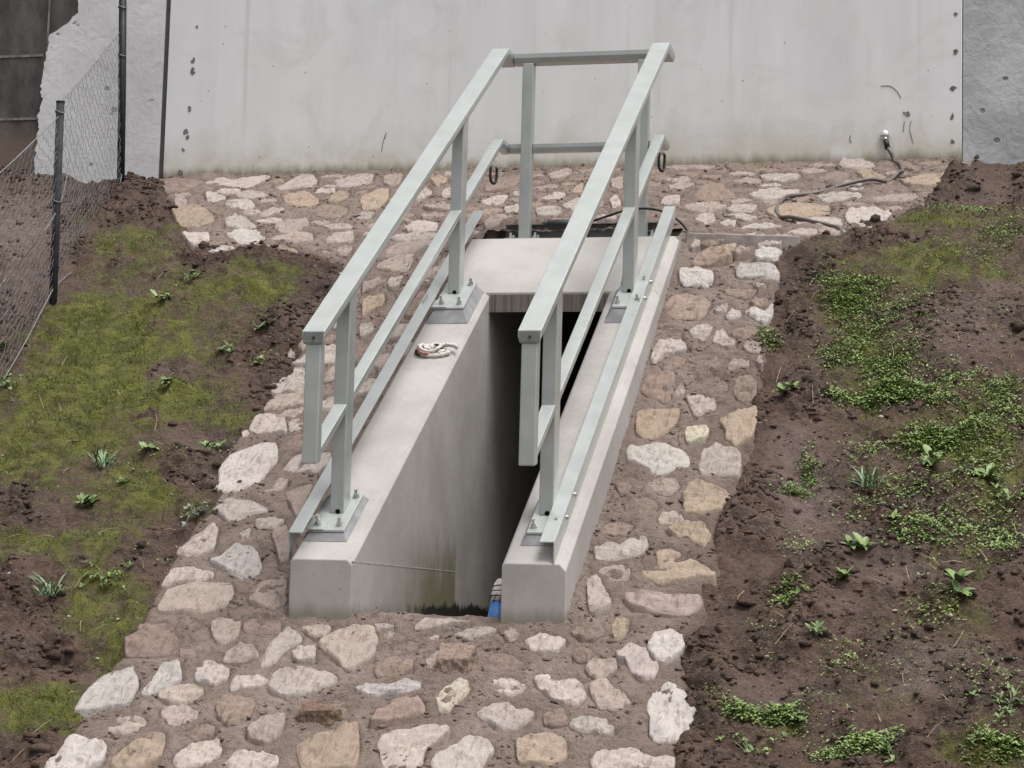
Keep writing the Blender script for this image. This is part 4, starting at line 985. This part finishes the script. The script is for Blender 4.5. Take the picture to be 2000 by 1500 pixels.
mo = leaves_obj('moss', Vb, [(3*i, 3*i+1, 3*i+2) for i in range(NB)], tint, MOSSM); tag(mo, 'short olive moss and fine grass carpeting the muddy banks', 'moss', kind='stuff')

def leaf(V_, F_, T_, base, d, up, L, W, tint, droop=.35, seg=3):
    side_ = d.cross(up).normalized(); n0 = len(V_); pts = []
    for k in range(seg+1):
        q = k/seg; c = base+d*(L*q)+up*(L*(.55*q-droop*q*q)); w = W*(math.sin(math.pi*min(1, (q*.9+.08)))**.8)
        if k == seg: pts.append([c])
        else: pts.append([c-side_*w+up*w*.35, c, c+side_*w+up*w*.35])
    idx = []
    for row in pts:
        idx.append([]);
        for p in row: V_.append(tuple(p)); T_.append(tint); idx[-1].append(len(V_)-1)
    for k in range(seg-1):
        a, b = idx[k], idx[k+1]; F_ += [(a[0], a[1], b[1], b[0]), (a[1], a[2], b[2], b[1])]
    a, t = idx[seg-1], idx[seg][0]; F_ += [(a[0], a[1], t), (a[1], a[2], t)]
# clover-like ground cover: many small leaves in mats
V_, F_, T_ = [], [], []
for (u, v, ru, rv, cnt, sz) in [(1660, 590, 55, 40, 420, 1), (1700, 560, 50, 22, 160, 1), (1650, 690, 60, 35, 260, 1), (1735, 720, 55, 32, 320, 1), (1780, 690, 60, 40, 140, .9), (1740, 778, 85, 26, 560, 1.15), (1640, 780, 40, 18, 120, 1),
        (1820, 868, 70, 26, 460, 1.1), (1900, 850, 70, 30, 260, 1), (1940, 800, 50, 30, 120, 1), (1830, 800, 70, 25, 150, 1), (1790, 1055, 70, 35, 260, 1.05), (1870, 1030, 70, 40, 200, 1), (1960, 1060, 50, 40, 170, 1), (1540, 1175, 36, 26, 150, 1), (1500, 670, 30, 22, 110, 1),
        (1580, 910, 22, 40, 120, 1), (1550, 960, 40, 16, 90, 1), (1880, 410, 100, 12, 260, .9), (1960, 455, 60, 20, 180, .9), (1900, 500, 120, 30, 160, .8), (1450, 1405, 50, 22, 160, 1), (1530, 1395, 35, 22, 170, 1.2), (1700, 1450, 60, 25, 180, 1.1), (1640, 1470, 60, 16, 120, 1), (1950, 1480, 70, 20, 260, 1),
        (1830, 1190, 60, 40, 110, .9), (1650, 1300, 60, 40, 80, .8), (1800, 640, 90, 40, 110, .8), (1560, 1060, 50, 30, 50, .8), (1690, 880, 60, 40, 100, .9), (1760, 960, 70, 40, 130, .9), (1690, 1000, 70, 40, 80, .9), (1910, 1330, 90, 60, 90, .8), (1500, 1240, 50, 50, 40, .7), (1950, 620, 60, 60, 60, .8), (1960, 760, 40, 30, 150, 1),
        (1620, 560, 50, 40, 200, .9), (1760, 600, 90, 40, 200, .9), (1700, 640, 70, 30, 200, 1), (1860, 740, 80, 40, 200, 1), (1930, 900, 70, 40, 180, 1), (1850, 960, 90, 40, 160, .9), (1980, 820, 40, 40, 120, 1), (1950, 1000, 60, 40, 120, 1), (520, 700, 50, 40, 40, .8), (320, 900, 90, 40, 70, .7), (430, 880, 40, 20, 70, .8), (200, 620, 120, 80, 60, .6), (360, 780, 80, 40, 50, .7), (300, 1100, 80, 50, 60, .7), (380, 570, 120, 40, 60, .6), (90, 800, 80, 40, 50, .7), (1600, 1400, 120, 80, 60, .7), (1750, 1280, 90, 70, 60, .7), (1400, 1400, 30, 40, 20, .6)]:
    c = ground_pt(u, v)
    cnt = int(cnt*(2.3 if u > 1000 else 1.3))
    for k in range(cnt):
        r_ = rng.normal(0, .5, 2); g_ = ground_pt(u+ru*r_[0], v+rv*r_[1])
        x_, y_ = g_[0], g_[1]
        if abs(x_) < .64 and y_ > 0: continue
        dens = math.exp(-(r_[0]**2+r_[1]**2)); a = rng.uniform(0, 6.283)
        b_ = Vector((x_, y_, surf(x_, y_)+rng.uniform(0, .035)*dens*sz)); d_ = Vector((math.cos(a), math.sin(a), rng.uniform(-.1, .5))).normalized(); up = Vector((0, -.3, 1)).normalized()
        tt = float(np.clip(rng.normal(.30+.35*dens, .25), 0, 1)); L_ = rng.uniform(.010, .022)*sz
        leaf(V_, F_, T_, b_, d_, up, L_, L_*.36, tt, .5, 2)
gc = leaves_obj('ground_cover', V_, F_, T_, CLOVM); tag(gc, 'mats of small leafy clover creeping over the muddy bank', 'ground cover', kind='stuff')

def weed(name, u, v, size, kind, label, group, mat=None):
    g_ = ground_pt(u, v); x_, y_ = g_[0], g_[1]; z_ = surf(x_, y_)
    V_, F_, T_ = [], [], []; up = Vector((0, -.22, 1)).normalized(); S = size/245.0   # metres across
    if kind == 'grass':
        for k in range(46):
            a = rng.uniform(0, 6.283); d_ = Vector((math.cos(a), math.sin(a), rng.uniform(.1, 1.3))).normalized(); o_ = Vector((rng.normal(0, S*.07), rng.normal(0, S*.07), 0))
            L_ = S*rng.uniform(.16, .52); leaf(V_, F_, T_, o_, d_, up, L_, L_*.022+.0014, rng.uniform(0, 1), .55, 5)
    else:
        heads = 3 if kind == 'rosette' else max(6, int(S*46))
        for h_ in range(heads):
            sp = .12 if kind == 'rosette' else .17
            c_ = Vector((rng.normal(0, S*sp), rng.normal(0, S*sp*.8), 0)); c_.z = -.45*-c_.y*0+TS*c_.y*.9+rng.uniform(.004, .026)
            leaf(V_, F_, T_, Vector((0, 0, .002)), (c_+Vector((.001, 0, 0))).normalized(), up, c_.length, .0018, .3, .55, 2)
            n_ = rng.integers(5, 9); L0 = S*rng.uniform(.24, .36) if kind == 'rosette' else rng.uniform(.018, .034)
            for k in range(n_):
                a = k*2.4+rng.uniform(-.6, .6); d_ = Vector((math.cos(a), math.sin(a), rng.uniform(-.1, .75)+.4*math.sin(a))).normalized(); L_ = L0*rng.uniform(.5, 1.15)
                leaf(V_, F_, T_, c_, d_, up, L_, L_*rng.uniform(.16, .30), float(np.clip(rng.normal(.55, .3), 0, 1)), rng.uniform(.2, .6), 4)
    o = leaves_obj(name, V_, F_, T_, mat or (GRASSM if kind == 'grass' else WEEDM)); o.location = (x_, y_, z_-.002); tag(o, label, 'weed', group); return o
GL, GR = 'weeds on the left mossy bank', 'weeds on the right muddy bank'
for a in [(382, 538, 85, 'clump', 'broad bright green weed clump near the top left of the moss, below the paving corner', GL),
    (325, 597, 45, 'rosette', 'small weed rosette on moss between the bright upper clump and the dark hollow', GL),
    (515, 655, 42, 'rosette', 'thin yellowish weed on bare dark soil left of the left top rail end', GL),
    (440, 697, 44, 'rosette', 'flat pale leafed weed on moss at the edge of the bare soil', GL),
    (496, 716, 36, 'rosette', 'small bright weed on dark soil just above the white paving edge stones', GL),
    (326, 760, 46, 'rosette', 'pale weed rosette below the bare brown patch in the middle of the moss', GL),
    (200, 905, 70, 'grass', 'spiky grass tuft in the middle of the left bank', GL),
    (292, 886, 42, 'rosette', 'light green weed right of the spiky grass tuft on the left bank', GL),
    (240, 938, 28, 'rosette', 'tiny pale weed just below the spiky grass tuft on the left bank', GL),
    (176, 988, 52, 'rosette', 'flat light green weed on the mossy mound low on the left bank', GL),
    (98, 1168, 78, 'grass', 'drooping blue green grass tuft at the lower left beside the dark hollow', GL),
    (205, 1128, 95, 'clump', 'leafy weed clump right of the drooping grass tuft at the lower left', GL),
    (18, 768, 70, 'clump', 'low weed clump at the left edge of the photo below the fence wire', GL),
    (4, 682, 32, 'rosette', 'small dark weed at the left photo edge under the fence wire', GL),
    (420, 878, 46, 'rosette', 'dull weed at the moss edge beside the large white paving stone', GL)]: weed('weed', *a)
weed('weed', 378, 1012, 70, 'clump', 'greyish withered weed clump between moss and white edge stones', GL, GREYM)
for a in [(1745, 775, 120, 'clump', 'widest bright green weed clump in the middle of the right bank', GR),
    (1700, 958, 80, 'grass', 'spiky grass tuft below the middle of the right bank', GR),
    (1530, 780, 48, 'rosette', 'dark green weed on bare mud just right of the paving edge', GR),
    (1805, 865, 95, 'clump', 'dense green weed clump at the left end of the long clover mat', GR),
    (1800, 925, 64, 'rosette', 'fresh green broad leafed rosette right of the spiky grass tuft', GR),
    (1930, 943, 60, 'rosette', 'light green rosette near the right edge above the dark leafy weed', GR),
    (1990, 982, 70, 'clump', 'dark green leafy weed cut by the right edge of the photo', GR),
    (1678, 1077, 54, 'rosette', 'single pale rosette on open mud left of a clover mat', GR),
    (1640, 1142, 40, 'rosette', 'little green weed alone on dark clods in the lower right bank', GR),
    (1598, 1254, 42, 'rosette', 'small light green sprig on mud above the lower clover patches', GR),
    (1536, 1398, 80, 'clump', 'upright leafy weed near the bottom, right of the big white edge stone', GR),
    (1462, 1466, 66, 'clump', 'bluish round leafed weed at the bottom beside the paving', GR),
    (1728, 1448, 84, 'clump', 'tall bluish leafy weed at the bottom of the right bank', GR),
    (1976, 1405, 80, 'clump', 'leafy weed at the lower right corner of the photo', GR),
    (1860, 1156, 64, 'rosette', 'flat star shaped rosette beside the tyre marked mud on the right', GR),
    (1740, 1030, 46, 'rosette', 'pale leafed rosette at the upper end of the lower clover mat', GR)]: weed('weed', *a)
mb = MB()
for k in range(110):
    u, v = (rng.uniform(0, 620), rng.uniform(430, 1480)) if k < 55 else (rng.uniform(1400, 2000), rng.uniform(470, 1480))
    g_ = ground_pt(u, v)
    if seg_dist(np.array([g_[0]]), np.array([g_[1]]), PAVE)[0] > -.02: continue
    a = rng.uniform(0, 6.28); L_ = rng.uniform(.03, .11); p0 = Vector((g_[0], g_[1], surf(g_[0], g_[1])+.004)); x1, y1 = g_[0]+L_*math.cos(a), g_[1]+L_*math.sin(a)
    p1 = Vector((x1, y1, surf(x1, y1)+.006+rng.uniform(0, .02))); mb.tube([p0, (p0+p1)/2+Vector((rng.normal(0, .006), 0, .008)), p1], [.0022, .0018, .001], 4)
tag(mb.obj('dead_stalks', flat_mat('dry straw', (.30, .235, .15), .8, .2, 0, .3, 30), None), 'thin dry stalks lying on the soil', 'dead stalks', kind='stuff')
T5 = (1+5**.5)/2
ICO = np.array([(-1, T5, 0), (1, T5, 0), (-1, -T5, 0), (1, -T5, 0), (0, -1, T5), (0, 1, T5), (0, -1, -T5), (0, 1, -T5), (T5, 0, -1), (T5, 0, 1), (-T5, 0, -1), (-T5, 0, 1)])/1.9
ICF = np.array([(0, 11, 5), (0, 5, 1), (0, 1, 7), (0, 7, 10), (0, 10, 11), (1, 5, 9), (5, 11, 4), (11, 10, 2), (10, 7, 6), (7, 1, 8), (3, 9, 4), (3, 4, 2), (3, 2, 6), (3, 6, 8), (3, 8, 9), (4, 9, 5), (2, 4, 11), (6, 2, 10), (8, 6, 7), (9, 8, 1)])
def crumbs(name, w, N, rmean, mat, label, attrs):
    p = rng.choice(X.size, N, p=(w/w.sum()).ravel()); x = X.ravel()[p]+rng.uniform(-.5, .5, N)*STEP; y = Y.ravel()[p]+rng.uniform(-.5, .5, N)*STEP; z = Zf.ravel()[p]
    r = rng.gamma(2.0, rmean/2.0, N)+.002; r = np.minimum(r, rmean*4.5); sc_ = rng.uniform(.55, 1.3, (N, 1, 3))*(1+.22*rng.normal(size=(N, 12, 1)))
    V = ICO[None]*sc_*r[:, None, None]; V[:, :, 1] *= .9; V[:, :, 2] *= .7; V += np.stack([x, y, z-.05*r], 1)[:, None, :]
    F = (ICF[None]+12*np.arange(N)[:, None, None]).reshape(-1, 3)
    me = bpy.data.meshes.new(name); me.vertices.add(N*12); me.vertices.foreach_set('co', V.ravel()); me.loops.add(F.size); me.loops.foreach_set('vertex_index', F.ravel().astype(np.int32))
    me.polygons.add(len(F)); me.polygons.foreach_set('loop_start', np.arange(0, F.size, 3, dtype=np.int32)); me.polygons.foreach_set('loop_total', np.full(len(F), 3, np.int32)); me.update(calc_edges=True)
    for an, av in attrs.items():
        a = me.attributes.new(an, 'FLOAT', 'POINT'); a.data.foreach_set('value', np.repeat(av.ravel()[p], 12).astype(np.float32))
    me.materials.append(mat); o = bpy.data.objects.new(name, me); C.objects.link(o); o['kind'] = 'stuff'
    if label: o['label'] = label; o['category'] = 'soil crumbs'
    return o
vis = (fine > .9)*(U > -40)*(U < 2040)*(V < 1540)*(~pit)
crumbs('soil_crumbs', vis*(SDn < .02)*np.clip(mud*patch, 0, 1)**1.5+1e-12, 9000, .0085, SOIL, 'loose dark crumbs of mud lying on the banks', {'moss': moss*.6, 'smear': smear})
oc = crumbs('mortar_crumbs', vis*(SDn > .01)*(1-np.clip(groove*(groove > .99), 0, 1))*np.clip(.3+1.5*fbm(X, Y, 4, 2, 88), .02, 1)+1e-12, 5000, .0055, MORT, None, {'mud': mudA}); keep(oc, paving)
mb = MB()
for k in range(150):
    u, v = (rng.uniform(0, 640), rng.uniform(420, 1480)) if k < 80 else (rng.uniform(1340, 2000), rng.uniform(480, 1480))
    g_ = ground_pt(u, v); x_, y_ = g_[0], g_[1]; i = np.searchsorted(xs, x_); j = np.searchsorted(ys, y_)
    if SDn[min(j, len(ys)-1), min(i, len(xs)-1)] > .0 and k < 80: continue
    r = min(.012, rng.gamma(2.2, .0022)+.002); z_ = surf(x_, y_)+r*.25
    ico = (ICO*1.9).tolist()
    fc = ICF.tolist()
    s_ = rng.uniform(.35, .75, 3); mb.add([(x_+p[0]*r*s_[0]*(1+.2*rng.normal()), y_+p[1]*r*s_[1], z_+p[2]*r*s_[2]*.7) for p in ico], fc)
tag(mb.obj('pebbles', PEBM, None, True), 'scattered pale pebbles on the muddy banks', 'pebbles', kind='stuff')
